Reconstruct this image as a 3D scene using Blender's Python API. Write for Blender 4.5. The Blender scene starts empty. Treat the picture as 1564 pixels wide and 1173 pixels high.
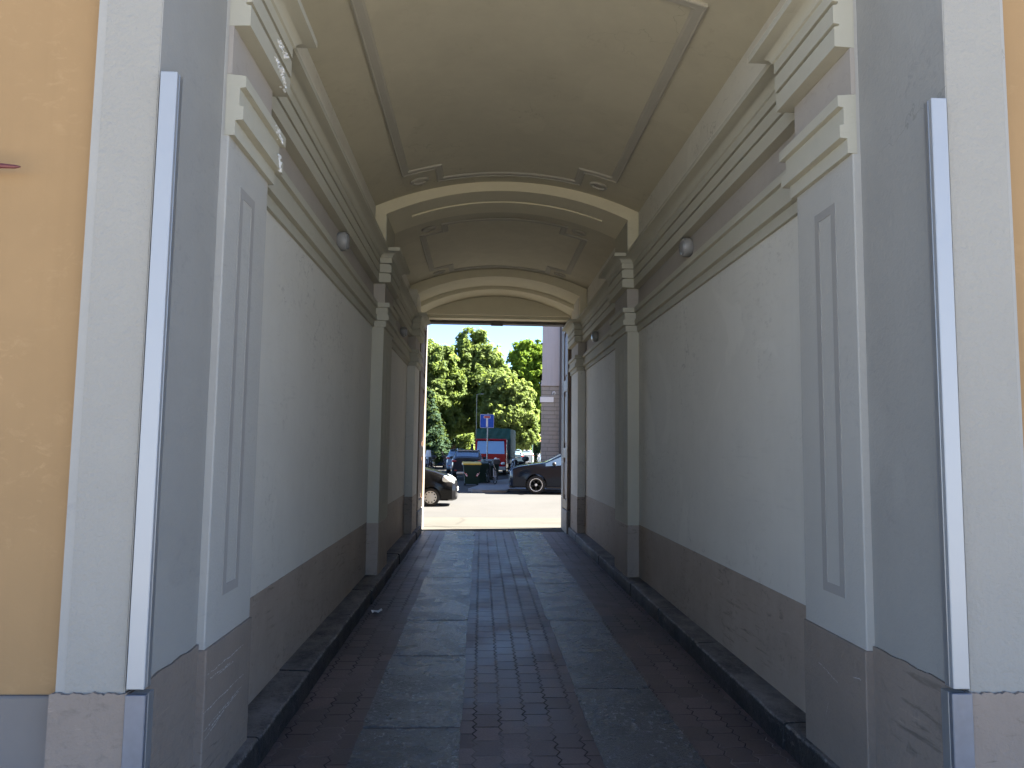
import bpy, bmesh, math, random
from mathutils import Vector, Matrix
R = math.radians
rnd = random.Random(7)
scene = bpy.context.scene
COL = scene.collection
PI = math.pi

# ------------------------------------------------------------------ materials
class NT:
    def __init__(s, m):
        s.t = m.node_tree; s.n = s.t.nodes; s.l = s.t.links
    def node(s, kind, **kw):
        n = s.n.new(kind)
        for k, v in kw.items(): setattr(n, k, v)
        return n
    def put(s, sock, v):
        if hasattr(v, 'is_output'): s.l.new(v, sock)
        elif v is not None: sock.default_value = v
    def math(s, op, a, b=None, c=None, clamp=False):
        n = s.node('ShaderNodeMath', operation=op); n.use_clamp = clamp
        s.put(n.inputs[0], a)
        if b is not None: s.put(n.inputs[1], b)
        if c is not None: s.put(n.inputs[2], c)
        return n.outputs[0]
    def coord(s):
        return s.node('ShaderNodeTexCoord').outputs['Object']
    def mapping(s, vec, scale=(1, 1, 1), loc=(0, 0, 0)):
        n = s.node('ShaderNodeMapping'); s.put(n.inputs['Vector'], vec)
        n.inputs['Scale'].default_value = scale; n.inputs['Location'].default_value = loc
        return n.outputs[0]
    def noise(s, vec, scale, detail=4, rough=.55, dist=0.0):
        n = s.node('ShaderNodeTexNoise'); s.put(n.inputs['Vector'], vec)
        n.inputs['Scale'].default_value = scale; n.inputs['Detail'].default_value = detail
        n.inputs['Roughness'].default_value = rough; n.inputs['Distortion'].default_value = dist
        return n.outputs[0]
    def vor(s, vec, scale, feature='F1', out='Distance'):
        n = s.node('ShaderNodeTexVoronoi', feature=feature); s.put(n.inputs['Vector'], vec)
        n.inputs['Scale'].default_value = scale
        return n.outputs[out]
    def ramp(s, f, stops):
        n = s.node('ShaderNodeValToRGB'); s.put(n.inputs[0], f)
        e = n.color_ramp.elements
        while len(e) < len(stops): e.new(.5)
        for i, (p, c) in enumerate(stops):
            e[i].position = p; e[i].color = c if len(c) == 4 else (*c, 1)
        return n.outputs[0]
    def rng(s, f, a, b, c=0.0, d=1.0, smooth=False):
        n = s.node('ShaderNodeMapRange'); n.clamp = True
        if smooth: n.interpolation_type = 'SMOOTHSTEP'
        s.put(n.inputs[0], f)
        for i, v in enumerate((a, b, c, d)): n.inputs[i + 1].default_value = v
        return n.outputs[0]
    def mix(s, f, a, b, mode='MIX'):
        n = s.node('ShaderNodeMix', data_type='RGBA', blend_type=mode)
        s.put(n.inputs[0], f)
        for i, v in ((6, a), (7, b)):
            s.put(n.inputs[i], (*v, 1) if isinstance(v, tuple) and len(v) == 3 else v)
        return n.outputs[2]
    def sep(s, v):
        n = s.node('ShaderNodeSeparateXYZ'); s.put(n.inputs[0], v); return n.outputs
    def comb(s, x, y, z):
        n = s.node('ShaderNodeCombineXYZ')
        for i, v in enumerate((x, y, z)): s.put(n.inputs[i], v)
        return n.outputs[0]
    def bump(s, h, strength, dist=.01, normal=None):
        n = s.node('ShaderNodeBump'); n.inputs['Strength'].default_value = strength
        n.inputs['Distance'].default_value = dist; s.put(n.inputs['Height'], h)
        if normal is not None: s.put(n.inputs['Normal'], normal)
        return n.outputs[0]
    def bsdf(s): return s.n['Principled BSDF']
    def set(s, **kw):
        b = s.bsdf()
        for k, v in kw.items():
            nm = {'color': 'Base Color', 'rough': 'Roughness', 'normal': 'Normal', 'metal': 'Metallic', 'spec': 'Specular IOR Level', 'coat': 'Coat Weight',
                  'coatr': 'Coat Roughness', 'trans': 'Transmission Weight'}[k]
            if isinstance(v, tuple) and len(v) == 3: v = (*v, 1)
            s.put(b.inputs[nm], v)

MATS = {}
def mat(name):
    m = bpy.data.materials.new(name); m.use_nodes = True
    MATS[name] = m
    return m, NT(m)

def plain(name, col, rough=.6, metal=0.0, spec=.5, coat=0.0, vary=.12, nscale=9.0, bump=0.0):
    """simple material, still slightly uneven"""
    m, t = mat(name)
    c = t.coord(); n = t.noise(c, nscale, 5)
    lo = tuple(x * (1 - vary) for x in col); hi = tuple(min(1, x * (1 + vary)) for x in col)
    t.set(color=t.mix(n, lo, hi), rough=t.rng(n, .2, .8, max(.02, rough - .06), min(1, rough + .06)), metal=metal, spec=spec, coat=coat)
    if coat: t.set(coatr=.04)
    if bump: t.set(normal=t.bump(t.noise(c, nscale * 14, 3), bump, .004))
    return m

def plaster(name, col, grain=60.0, gs=.3, gd=.004, blotch=.10, dirt=.0, dirtcol=(.12, .11, .1), rough=.92, streak=.0, crack=.0, scrape=.0):
    """painted render: fine float marks, slow blotches, roller streaks, scattered soiling"""
    m, t = mat(name)
    c = t.coord()
    big = t.noise(c, 1.1, 5, .6, .3)
    mid = t.noise(c, 6.0, 5, .6)
    k = t.math('ADD', t.math('MULTIPLY', big, .65), t.math('MULTIPLY', mid, .35))
    colr = t.mix(t.rng(k, .3, .7), tuple(x * (1 - blotch) for x in col), tuple(min(1, x * (1 + blotch)) for x in col))
    if streak:
        st = t.noise(t.mapping(c, (7, 7, .35)), 2.2, 4, .6)
        colr = t.mix(t.math('MULTIPLY', t.rng(st, .5, .8), streak), colr, tuple(x * .72 for x in col))
    if dirt:
        sp = t.noise(t.mapping(c, (1, 1, 1.6)), 14, 6, .7, .6)
        gate = t.noise(c, 1.7, 3)
        f = t.math('MULTIPLY', t.rng(sp, .54, .72), t.rng(gate, .45, .65))
        colr = t.mix(t.math('MULTIPLY', f, dirt), colr, dirtcol)
    if crack:
        dv = t.node('ShaderNodeVectorMath', operation='ADD'); nz = t.node('ShaderNodeTexNoise'); nz.inputs['Scale'].default_value = 2.6; nz.inputs['Detail'].default_value = 6
        t.put(nz.inputs['Vector'], c); t.put(dv.inputs[0], c); t.put(dv.inputs[1], nz.outputs['Color'])
        ve = t.vor(dv.outputs[0], .62, 'DISTANCE_TO_EDGE')
        ln = t.math('MULTIPLY', t.rng(ve, .0, .0035, 1, 0), t.rng(t.noise(c, .8, 2), .50, .58))
        colr = t.mix(t.math('MULTIPLY', ln, crack), colr, tuple(x * .35 for x in col))
        pt = t.rng(t.noise(t.mapping(c, (1, 1, 1), (3, 1, 7)), .9, 3, .5, .8), .60, .63)
        colr = t.mix(t.math('MULTIPLY', pt, .5), colr, tuple(min(1, x * 1.10) for x in col))
    if scrape:
        sc = t.noise(t.mapping(c, (4, 1.1, 13)), 2.4, 5, .7, .5)
        g3 = t.rng(t.noise(c, 1.2, 2, .5), .48, .62)
        colr = t.mix(t.math('MULTIPLY', t.math('MULTIPLY', t.rng(sc, .56, .66), g3), scrape), colr, tuple(x * .4 for x in col))
        sc2 = t.noise(t.mapping(c, (4, 1.0, 16), (5, 2, 3)), 3.0, 5, .75, .3)
        colr = t.mix(t.math('MULTIPLY', t.math('MULTIPLY', t.rng(sc2, .62, .70), t.rng(t.noise(c, 1.6, 2), .5, .6)), scrape * .6), colr, tuple(min(1, x * 1.9) for x in col))
    fine = t.noise(c, grain, 3, .6)
    t.set(color=colr, rough=rough, spec=.25, normal=t.bump(t.math('ADD', fine, t.math('MULTIPLY', mid, .6)), gs, gd))
    return m

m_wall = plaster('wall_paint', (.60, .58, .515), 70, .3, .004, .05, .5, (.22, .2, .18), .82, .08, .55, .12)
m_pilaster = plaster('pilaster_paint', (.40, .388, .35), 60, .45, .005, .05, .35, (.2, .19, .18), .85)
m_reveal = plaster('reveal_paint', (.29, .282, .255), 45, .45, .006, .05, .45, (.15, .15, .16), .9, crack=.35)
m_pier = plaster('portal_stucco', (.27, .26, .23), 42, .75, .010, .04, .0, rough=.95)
m_yellow = plaster('yellow_paint', (.29, .185, .089), 26, .22, .004, .06, .5, (.42, .28, .14), .9, .18)
m_mould = plaster('moulding_paint', (.43, .41, .33), 55, .22, .003, .05, .2, (.25, .22, .17), .85)
m_frieze = plaster('frieze_paint', (.37, .335, .29), 55, .22, .003, .06, .2, (.11, .1, .09), .9)
m_ceil = plaster('ceiling_paint', (.50, .465, .36), 30, .15, .003, .09, .25, (.22, .17, .11), .9, .0, .4)
m_rib = plaster('arch_paint', (.62, .575, .435), 45, .2, .003, .06, .2, (.25, .2, .14), .9)
m_border = plaster('border_paint', (.30, .29, .265), 60, .25, .003, .06, .2)
m_border2 = plaster('faint_border_paint', (.41, .388, .31), 55, .2, .003, .06)
m_dado = plaster('dado_paint', (.33, .272, .22), 36, .4, .005, .14, .8, (.045, .04, .038), .68, .2, scrape=.75)
m_plinth = plaster('plinth_render', (.225, .185, .15), 38, .7, .008, .12, .5, (.07, .06, .055), .8, scrape=.6)
m_greyplinth = plaster('grey_plinth', (.165, .15, .135), 30, .3, .004, .08, .3, (.15, .14, .13), .8)
m_chip = plaster('bare_plaster', (.72, .72, .70), 90, .9, .012, .1)
m_scuff = plain('scuff', (.42, .40, .38), .9)
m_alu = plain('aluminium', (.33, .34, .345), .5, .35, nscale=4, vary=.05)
m_alu_side = plain('shaded_aluminium_face', (.27, .275, .275), .4, .5, nscale=6, vary=.1)  # shade of the passage-side flange is put into this darker base colour
m_alu2 = plain('worn_aluminium', (.17, .178, .20), .5, .45, nscale=22, vary=.22)
m_lampw = plain('lamp_housing', (.25, .245, .23), .4)
m_lampg = plain('lamp_glass', (.22, .22, .22), .25)
m_rust = plain('red_brown_metal', (.12, .03, .03), .5, .2)
m_paper = plain('paper', (.75, .74, .72), .8)
m_black = plain('black_plastic', (.018, .018, .02), .55)
m_rubber = plain('rubber', (.014, .014, .014), .8)
m_steel = plain('steel', (.45, .46, .47), .35, .8)
m_chrome = plain('chrome', (.7, .7, .7), .12, 1.0)

def wood(name, col):
    m, t = mat(name); c = t.coord()
    g = t.noise(t.mapping(c, (14, 14, .8)), 3.0, 6, .65, .8)
    b = t.noise(c, 2.0, 3)
    cc = t.mix(t.rng(g, .35, .7), tuple(x * .55 for x in col), col)
    cc = t.mix(t.math('MULTIPLY', t.rng(b, .45, .75), .35), cc, (.30, .23, .17))
    t.set(color=cc, rough=.5, normal=t.bump(g, .3, .003))
    return m
m_wood = wood('door_wood', (.15, .075, .042))
m_woodedge = wood('door_edge_wood', (.24, .175, .11))
m_wooddark = wood('dark_wood', (.055, .048, .04))

def mk_paver():
    m, t = mat('interlocking_pavers'); c = t.coord()
    x, y, z = t.sep(c)
    wob = t.noise(c, 3.0, 2); 
    y0 = t.math('ADD', y, t.math('MULTIPLY', wob, .02))
    tri = t.math('ABSOLUTE', t.math('SUBTRACT', t.math('FRACT', t.math('MULTIPLY', y0, 10.0)), .5))
    xz = t.math('ADD', x, t.math('MULTIPLY', tri, .05))
    u = t.math('DIVIDE', xz, .148)
    col = t.math('FLOOR', u); fu = t.math('FRACT', u)
    v = t.math('ADD', t.math('DIVIDE', y0, .2), t.math('MULTIPLY', t.math('MODULO', col, 2.0), .5))
    row = t.math('FLOOR', v); fv = t.math('FRACT', v)
    du = t.math('MULTIPLY', t.math('MINIMUM', fu, t.math('SUBTRACT', 1.0, fu)), .148)
    dv = t.math('MULTIPLY', t.math('MINIMUM', fv, t.math('SUBTRACT', 1.0, fv)), .2)
    d = t.math('MINIMUM', du, dv)
    d = t.math('ADD', d, t.math('MULTIPLY', t.math('SUBTRACT', t.noise(c, 60, 3), .5), .004))
    joint = t.rng(d, .0022, .0062, 1.0, 0.0, True)
    wn = t.node('ShaderNodeTexWhiteNoise'); t.put(wn.inputs['Vector'], t.comb(col, row, 1.0)); r = wn.outputs['Value']
    base = t.mix(r, (.125, .090, .083), (.205, .15, .138))
    grain = t.noise(c, 90, 4, .7)
    base = t.mix(t.rng(grain, .35, .75), t.mix(.5, base, (.03, .022, .022)), base)
    stain = t.noise(c, 1.3, 5, .6, .4)
    base = t.mix(t.math('MULTIPLY', t.rng(stain, .45, .66), .7), base, (.040, .033, .034))
    spots = t.noise(c, 9, 5, .7, .5)
    base = t.mix(t.math('MULTIPLY', t.rng(spots, .62, .75), .5), base, (.14, .12, .115))
    sand = t.rng(t.noise(c, 1.9, 3), .45, .62)
    jc = t.mix(sand, (.018, .016, .016), (.20, .175, .16))
    colr = t.mix(joint, base, jc)
    h = t.math('SUBTRACT', t.math('ADD', t.math('MULTIPLY', grain, .22), t.math('MULTIPLY', r, .25)), joint)
    rough = t.math('ADD', t.rng(stain, .3, .7, .55, .34), t.math('MULTIPLY', joint, .3))
    t.set(color=colr, rough=rough, spec=.5, normal=t.bump(h, .7, .006))
    return m
m_paver = mk_paver()

def mk_granite(name, a, b, scale, rough=(.32, .52), spots=.6, dust=0.0):
    m, t = mat(name); c = t.coord()
    oi = t.node('ShaderNodeObjectInfo').outputs['Random']
    g = t.noise(c, scale, 5, .75); g2 = t.noise(c, 2.6, 5, .65, .5)
    cc = t.mix(t.rng(g, .35, .7), a, b)
    cc = t.mix(t.math('MULTIPLY', oi, .55), cc, tuple(x * .55 for x in a))
    cc = t.mix(t.math('MULTIPLY', t.rng(g2, .42, .66), .5), cc, tuple(x * .5 for x in a))
    fl = t.noise(t.mapping(c, (1, .7, 1)), scale * .62, 3, .75, .1)
    gate = t.rng(t.noise(c, 1.9, 3), .38, .6, .25, 1.0)
    fleck = t.math('MULTIPLY', t.rng(fl, .56, .66), gate)
    cc = t.mix(t.math('MULTIPLY', fleck, spots), cc, tuple(min(1, x * 2.6) for x in b))
    pit = t.rng(t.noise(c, scale * .8, 2, .6), .30, .42)
    cc = t.mix(t.math('MULTIPLY', t.math('SUBTRACT', 1.0, pit), .6), cc, tuple(x * .4 for x in a))
    h = t.math('ADD', t.math('ADD', t.math('MULTIPLY', g, .6), t.math('MULTIPLY', fl, .8)), t.math('MULTIPLY', pit, .5))
    r = t.rng(g2, .35, .65, *rough)
    if dust:
        nz = t.sep(t.node('ShaderNodeNewGeometry').outputs['Normal'])[2]
        d = t.math('MULTIPLY', t.rng(nz, .45, .95), t.rng(t.noise(t.mapping(c, (1, .6, 1)), 4.5, 6, .75), .34, .62))
        cc = t.mix(t.math('MULTIPLY', d, dust), cc, (.20, .18, .162))
        e = t.math('MULTIPLY', t.math('MULTIPLY', t.rng(nz, .25, .5), t.rng(nz, .95, .7)), t.rng(t.noise(t.mapping(c, (1, .7, 1)), 14, 5, .8), .45, .62))
        cc = t.mix(t.math('MULTIPLY', e, .7), cc, (.30, .28, .26))
        r = t.math('ADD', r, t.math('MULTIPLY', d, .2))
    t.set(color=cc, rough=r, spec=.5, normal=t.bump(h, .8, .008))
    return m
m_slab = mk_granite('granite', (.075, .075, .073), (.165, .162, .158), 48, (.16, .36), .9)
m_kerb = mk_granite('kerb_stone', (.02, .019, .019), (.05, .047, .045), 40, (.55, .75), .5, .9)
m_guard = mk_granite('door_stone', (.20, .18, .16), (.30, .28, .25), 40, (.6, .7), .2)

def mk_ground(name, a, b, sc=1.0, rough=.9, cracks=0.0, fine=70):
    m, t = mat(name); c = t.coord()
    n1 = t.noise(c, .35 * sc, 5, .6, .3); n2 = t.noise(c, fine, 3, .7)
    k = t.math('ADD', t.math('MULTIPLY', n1, .75), t.math('MULTIPLY', n2, .25))
    cc = t.mix(t.rng(k, .35, .65), a, b)
    if cracks:
        v = t.vor(t.mapping(c, (1, 2.2, 1)), .5, 'DISTANCE_TO_EDGE', 'Distance')
        cc = t.mix(t.math('MULTIPLY', t.rng(v, 0, .03, 1, 0), cracks), cc, tuple(x * .4 for x in a))
    t.set(color=cc, rough=rough, spec=.25, normal=t.bump(n2, .3, .005))
    return m
m_asphalt = mk_ground('road_asphalt', (.050, .0485, .0455), (.063, .061, .058), 1.0, .95, .08)
m_apron = mk_ground('pavement_stone', (.061, .057, .047), (.076, .071, .060), 1.6, .9, .5)
m_island = mk_ground('island_pavement', (.17, .17, .17), (.23, .23, .23), 1.3, .9, .2)
m_yard = mk_ground('courtyard_paving', (.235, .22, .20), (.29, .275, .25), .8, .95, .3)
m_earth = mk_ground('earth', (.13, .12, .09), (.2, .18, .13), .5)

def mk_stonewall():
    m, t = mat('coursed_stone'); c = t.coord()
    x, y, z = t.sep(c)
    row = t.math('DIVIDE', z, .165); fr = t.math('FRACT', row); ri = t.math('FLOOR', row)
    edge = t.math('MINIMUM', fr, t.math('SUBTRACT', 1.0, fr))
    j = t.rng(edge, .02, .07, 1, 0)
    wn = t.node('ShaderNodeTexWhiteNoise'); wn.noise_dimensions = '1D'; t.put(wn.inputs['W'], ri)
    xx = t.math('FRACT', t.math('ADD', t.math('DIVIDE', t.math('ADD', x, y), .55), wn.outputs['Value']))
    j2 = t.rng(t.math('MINIMUM', xx, t.math('SUBTRACT', 1.0, xx)), .008, .02, 1, 0)
    jj = t.math('MAXIMUM', j, t.math('MULTIPLY', j2, .6))
    n = t.noise(c, 5, 5, .7)
    base = t.mix(n, (.27, .25, .22), (.40, .375, .34)); base = t.mix(t.math('MULTIPLY', wn.outputs['Value'], .3), base, (.26, .235, .21))
    t.set(color=t.mix(jj, base, (.11, .10, .09)), rough=.9, normal=t.bump(t.math('SUBTRACT', t.math('MULTIPLY', n, .4), jj), .6, .02))
    return m
m_cstone = mk_stonewall()
m_bldg = plaster('pale_render', (.46, .44, .45), 20, .2, .004, .05, .3, (.35, .33, .33), .9, .5)

def carpaint(name, col, flake=.0):
    return plain(name, col, .15, .0, .24, .0, .0)
m_cpblack = carpaint('black_car_paint', (.006, .006, .007))
m_cpdark = carpaint('dark_blue_car_paint', (.007, .012, .024))
m_cpgrey = carpaint('graphite_car_paint', (.035, .035, .04))
m_cpblue = carpaint('blue_car_paint', (.02, .05, .12))
m_cpwhite = carpaint('white_car_paint', (.60, .61, .63))
m_cpsilver = carpaint('pale_blue_car_paint', (.22, .32, .42))
m_cptruck = carpaint('red_truck_paint', (.30, .008, .02))
m_glass = plain('dark_window_glass', (.20, .28, .36), .05, .55, .8, .0, .05)
m_lens = plain('lamp_lens', (.62, .63, .62), .12, .3, .8, 1.0)
m_red = plain('red_lens', (.45, .02, .02), .15, 0, .6, 1.0)
m_cap = plain('wheel_cover_paint', (.50, .50, .48), .4, .3)
m_plate = plain('plate_white', (.7, .7, .7), .5)

def mk_tarp():
    m, t = mat('green_tarpaulin'); c = t.coord()
    f = t.noise(t.mapping(c, (1.2, 1.2, 4.0)), 2.2, 4, .6, 1.2)
    t.set(color=t.mix(f, (.006, .062, .05), (.014, .11, .09)), rough=.5, normal=t.bump(f, .9, .08))
    return m
m_tarp = mk_tarp()
m_bingreen = plain('bin_green_plastic', (.008, .028, .018), .5)
m_yelplastic = plain('yellow_plastic', (.75, .48, .06), .45)
m_signblue = plain('sign_blue', (.012, .10, .52), .4, spec=.3)
m_white = plain('white_paint', (.78, .78, .78), .45)
m_signred = plain('sign_red', (.50, .02, .03), .4)
m_galv = plain('galvanised_steel', (.36, .37, .36), .45, .6)
m_fence = wood('fence_wood', (.16, .075, .04))
m_tile = plain('roof_tile', (.24, .10, .055), .85, nscale=30, vary=.3)

def leafmat(name, lo, hi, tr=.35):
    m, t = mat(name); c = t.coord()
    n = t.noise(c, .55, 3); n2 = t.noise(c, 9, 2)
    k = t.math('ADD', t.math('MULTIPLY', n, .55), t.math('MULTIPLY', n2, .45))
    col = t.mix(t.rng(k, .33, .67), lo, hi)
    t.set(color=col, rough=.7, spec=.08)
    tl = t.node('ShaderNodeBsdfTranslucent'); t.put(tl.inputs['Color'], t.mix(.35, col, (.30, .38, .04)))
    mx = t.node('ShaderNodeMixShader'); mx.inputs[0].default_value = tr
    t.l.new(t.bsdf().outputs[0], mx.inputs[1]); t.l.new(tl.outputs[0], mx.inputs[2])
    t.l.new(mx.outputs[0], t.n['Material Output'].inputs['Surface'])
    return m
m_leaf1 = leafmat('leaf_green', (.11, .16, .05), (.18, .23, .08), .55)
m_leaf2 = leafmat('leaf_lime', (.095, .175, .02), (.185, .265, .035), .55)
m_leaf3 = leafmat('leaf_dark', (.022, .048, .026), (.045, .08, .042), .3)
m_leaf4 = leafmat('leaf_pale', (.13, .18, .055), (.20, .245, .09), .55)
m_bark = plain('bark', (.075, .06, .045), .9, nscale=14, vary=.35, bump=.8)

# ------------------------------------------------------------------ mesh helpers
def link(name, bm, m, parent=None, smooth=False, loc=None):
    bmesh.ops.recalc_face_normals(bm, faces=bm.faces)
    me = bpy.data.meshes.new(name); bm.to_mesh(me); bm.free()
    me.materials.append(m)
    if smooth:
        for p in me.polygons: p.use_smooth = True
        if smooth != 'full': me.set_sharp_from_angle(angle=R(smooth if isinstance(smooth, (int, float)) and smooth > 1 else 35))
    o = bpy.data.objects.new(name, me); COL.objects.link(o)
    if parent is not None: o.parent = parent
    if loc: o.location = loc
    return o
def tag(o, label=None, cat=None, group=None, kind=None):
    if label: o['label'] = label
    if cat: o['category'] = cat
    if group: o['group'] = group
    if kind: o['kind'] = kind
    return o
def empty(name, loc=(0, 0, 0), rz=0.0):
    o = bpy.data.objects.new(name, None); COL.objects.link(o); o.location = loc; o.rotation_euler = (0, 0, rz)
    o.empty_display_size = .2
    return o
def box(bm, a, b, bev=0.0, seg=1, M=None):
    x0, y0, z0 = a; x1, y1, z1 = b
    vs = [bm.verts.new(p) for p in ((x0, y0, z0), (x1, y0, z0), (x1, y1, z0), (x0, y1, z0), (x0, y0, z1), (x1, y0, z1), (x1, y1, z1), (x0, y1, z1))]
    fs = [bm.faces.new([vs[i] for i in q]) for q in ((3, 2, 1, 0), (4, 5, 6, 7), (0, 1, 5, 4), (1, 2, 6, 5), (2, 3, 7, 6), (3, 0, 4, 7))]
    if bev:
        es = list({e for f in fs for e in f.edges})
        r = bmesh.ops.bevel(bm, geom=es, offset=bev, segments=seg, affect='EDGES', profile=.5)
        vs = list({v for f in r['faces'] for v in f.verts} | {v for v in vs if v.is_valid})
    if M is not None: bmesh.ops.transform(bm, matrix=M, verts=vs)
    return vs
def B(*boxes, bev=0.0, seg=1):
    bm = bmesh.new()
    for a, b in boxes: box(bm, a, b, bev, seg)
    return bm
def prism(bm, pts, axis, a, b):
    """closed 2D outline extruded along an axis"""
    def P(p, t): return {'x': (t, p[0], p[1]), 'y': (p[0], t, p[1]), 'z': (p[0], p[1], t)}[axis]
    A = [bm.verts.new(P(p, a)) for p in pts]; Bv = [bm.verts.new(P(p, b)) for p in pts]
    n = len(pts)
    bm.faces.new(A); bm.faces.new(Bv[::-1])
    for i in range(n): bm.faces.new((A[i], Bv[i], Bv[(i + 1) % n], A[(i + 1) % n]))
    return A + Bv
def tube(bm, pts, rad, n=8, cap=True):
    rings = []
    pts = [Vector(p) for p in pts]
    for i, p in enumerate(pts):
        d = (pts[min(i + 1, len(pts) - 1)] - pts[max(i - 1, 0)]).normalized()
        up = Vector((0, 0, 1)) if abs(d.z) < .9 else Vector((1, 0, 0))
        s = d.cross(up).normalized(); u = s.cross(d)
        r = rad[i] if isinstance(rad, (list, tuple)) else rad
        rings.append([bm.verts.new(p + (s * math.cos(2 * PI * k / n) + u * math.sin(2 * PI * k / n)) * r) for k in range(n)])
    for a, b in zip(rings, rings[1:]):
        for k in range(n): bm.faces.new((a[k], a[(k + 1) % n], b[(k + 1) % n], b[k]))
    if cap: bm.faces.new(rings[0][::-1]); bm.faces.new(rings[-1])
def lathe(bm, prof, n=28, axis='y', c=(0, 0, 0)):
    """profile [(t along axis, radius)]"""
    rings = []
    for t, r in prof:
        ring = []
        for k in range(n):
            a = 2 * PI * k / n; u, v = r * math.cos(a), r * math.sin(a)
            p = {'y': (u, t, v), 'x': (t, u, v), 'z': (u, v, t)}[axis]
            ring.append(bm.verts.new((p[0] + c[0], p[1] + c[1], p[2] + c[2])))
        rings.append(ring)
    for a, b in zip(rings, rings[1:]):
        for k in range(n): bm.faces.new((a[k], a[(k + 1) % n], b[(k + 1) % n], b[k]))
    bm.faces.new(rings[0]); bm.faces.new(rings[-1][::-1])
def offset_path(pts, d, closed=False):
    """offset a 2D polyline to its right by d (mitred)"""
    n = len(pts); out = []
    def nrm(a, b):
        x, y = b[0] - a[0], b[1] - a[1]; l = math.hypot(x, y); return (y / l, -x / l)
    for i in range(n):
        if closed: n0 = nrm(pts[i - 1], pts[i]); n1 = nrm(pts[i], pts[(i + 1) % n])
        else:
            n0 = nrm(pts[max(i - 1, 0)], pts[max(i - 1, 0) + 1]); n1 = nrm(pts[min(i, n - 2)], pts[min(i, n - 2) + 1])
        k = 1 + n0[0] * n1[0] + n0[1] * n1[1]
        out.append((pts[i][0] + d * (n0[0] + n1[0]) / k, pts[i][1] + d * (n0[1] + n1[1]) / k))
    return out
def sweep(path, prof, closed_ends=True):
    """horizontal moulding: prof [(d, z)] pushed along a plan path"""
    bm = bmesh.new(); rows = []
    for d, z in prof: rows.append([bm.verts.new((x, y, z)) for x, y in offset_path(path, d)])
    for a, b in zip(rows, rows[1:]):
        for i in range(len(path) - 1): bm.faces.new((a[i], a[i + 1], b[i + 1], b[i]))
    bm.faces.new([r[0] for r in rows]); bm.faces.new([r[-1] for r in rows][::-1])
    return bm

# ------------------------------------------------------------------ the passage building (all measured from the photo; camera at 0,0,1.6)
XL, XR = -1.29, 1.84            # wall planes
PL, PR = -1.155, 1.705          # pilaster faces
RL, RR = -1.19, 1.742           # reveal of the near portal
XC = .277
CROWN, RV = 4.768, 3.82
def vz(x, crown=CROWN, r=RV): return crown - r + math.sqrt(r * r - (x - XC) ** 2)
Y0, YP1, YP1b = 2.62, 3.25, 3.86
YP2, YP2b, YP3, YP3b = 8.55, 9.35, 12.95, 13.95
YT, YD, YE = 14.30, 14.75, 15.04   # tympanum, outer jamb, street face
ZD = .737

root = empty('passage_building', (XC, Y0, 0))
tag(root, 'yellow plastered building pierced by the tall vaulted passage with grey walls and brown dado', 'building')
OFF = Vector((-XC, -Y0, 0))
def part(name, bm, m, parent=None, smooth=False):
    bmesh.ops.translate(bm, verts=bm.verts, vec=OFF)
    return link(name, bm, m, parent or root, smooth)

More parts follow.
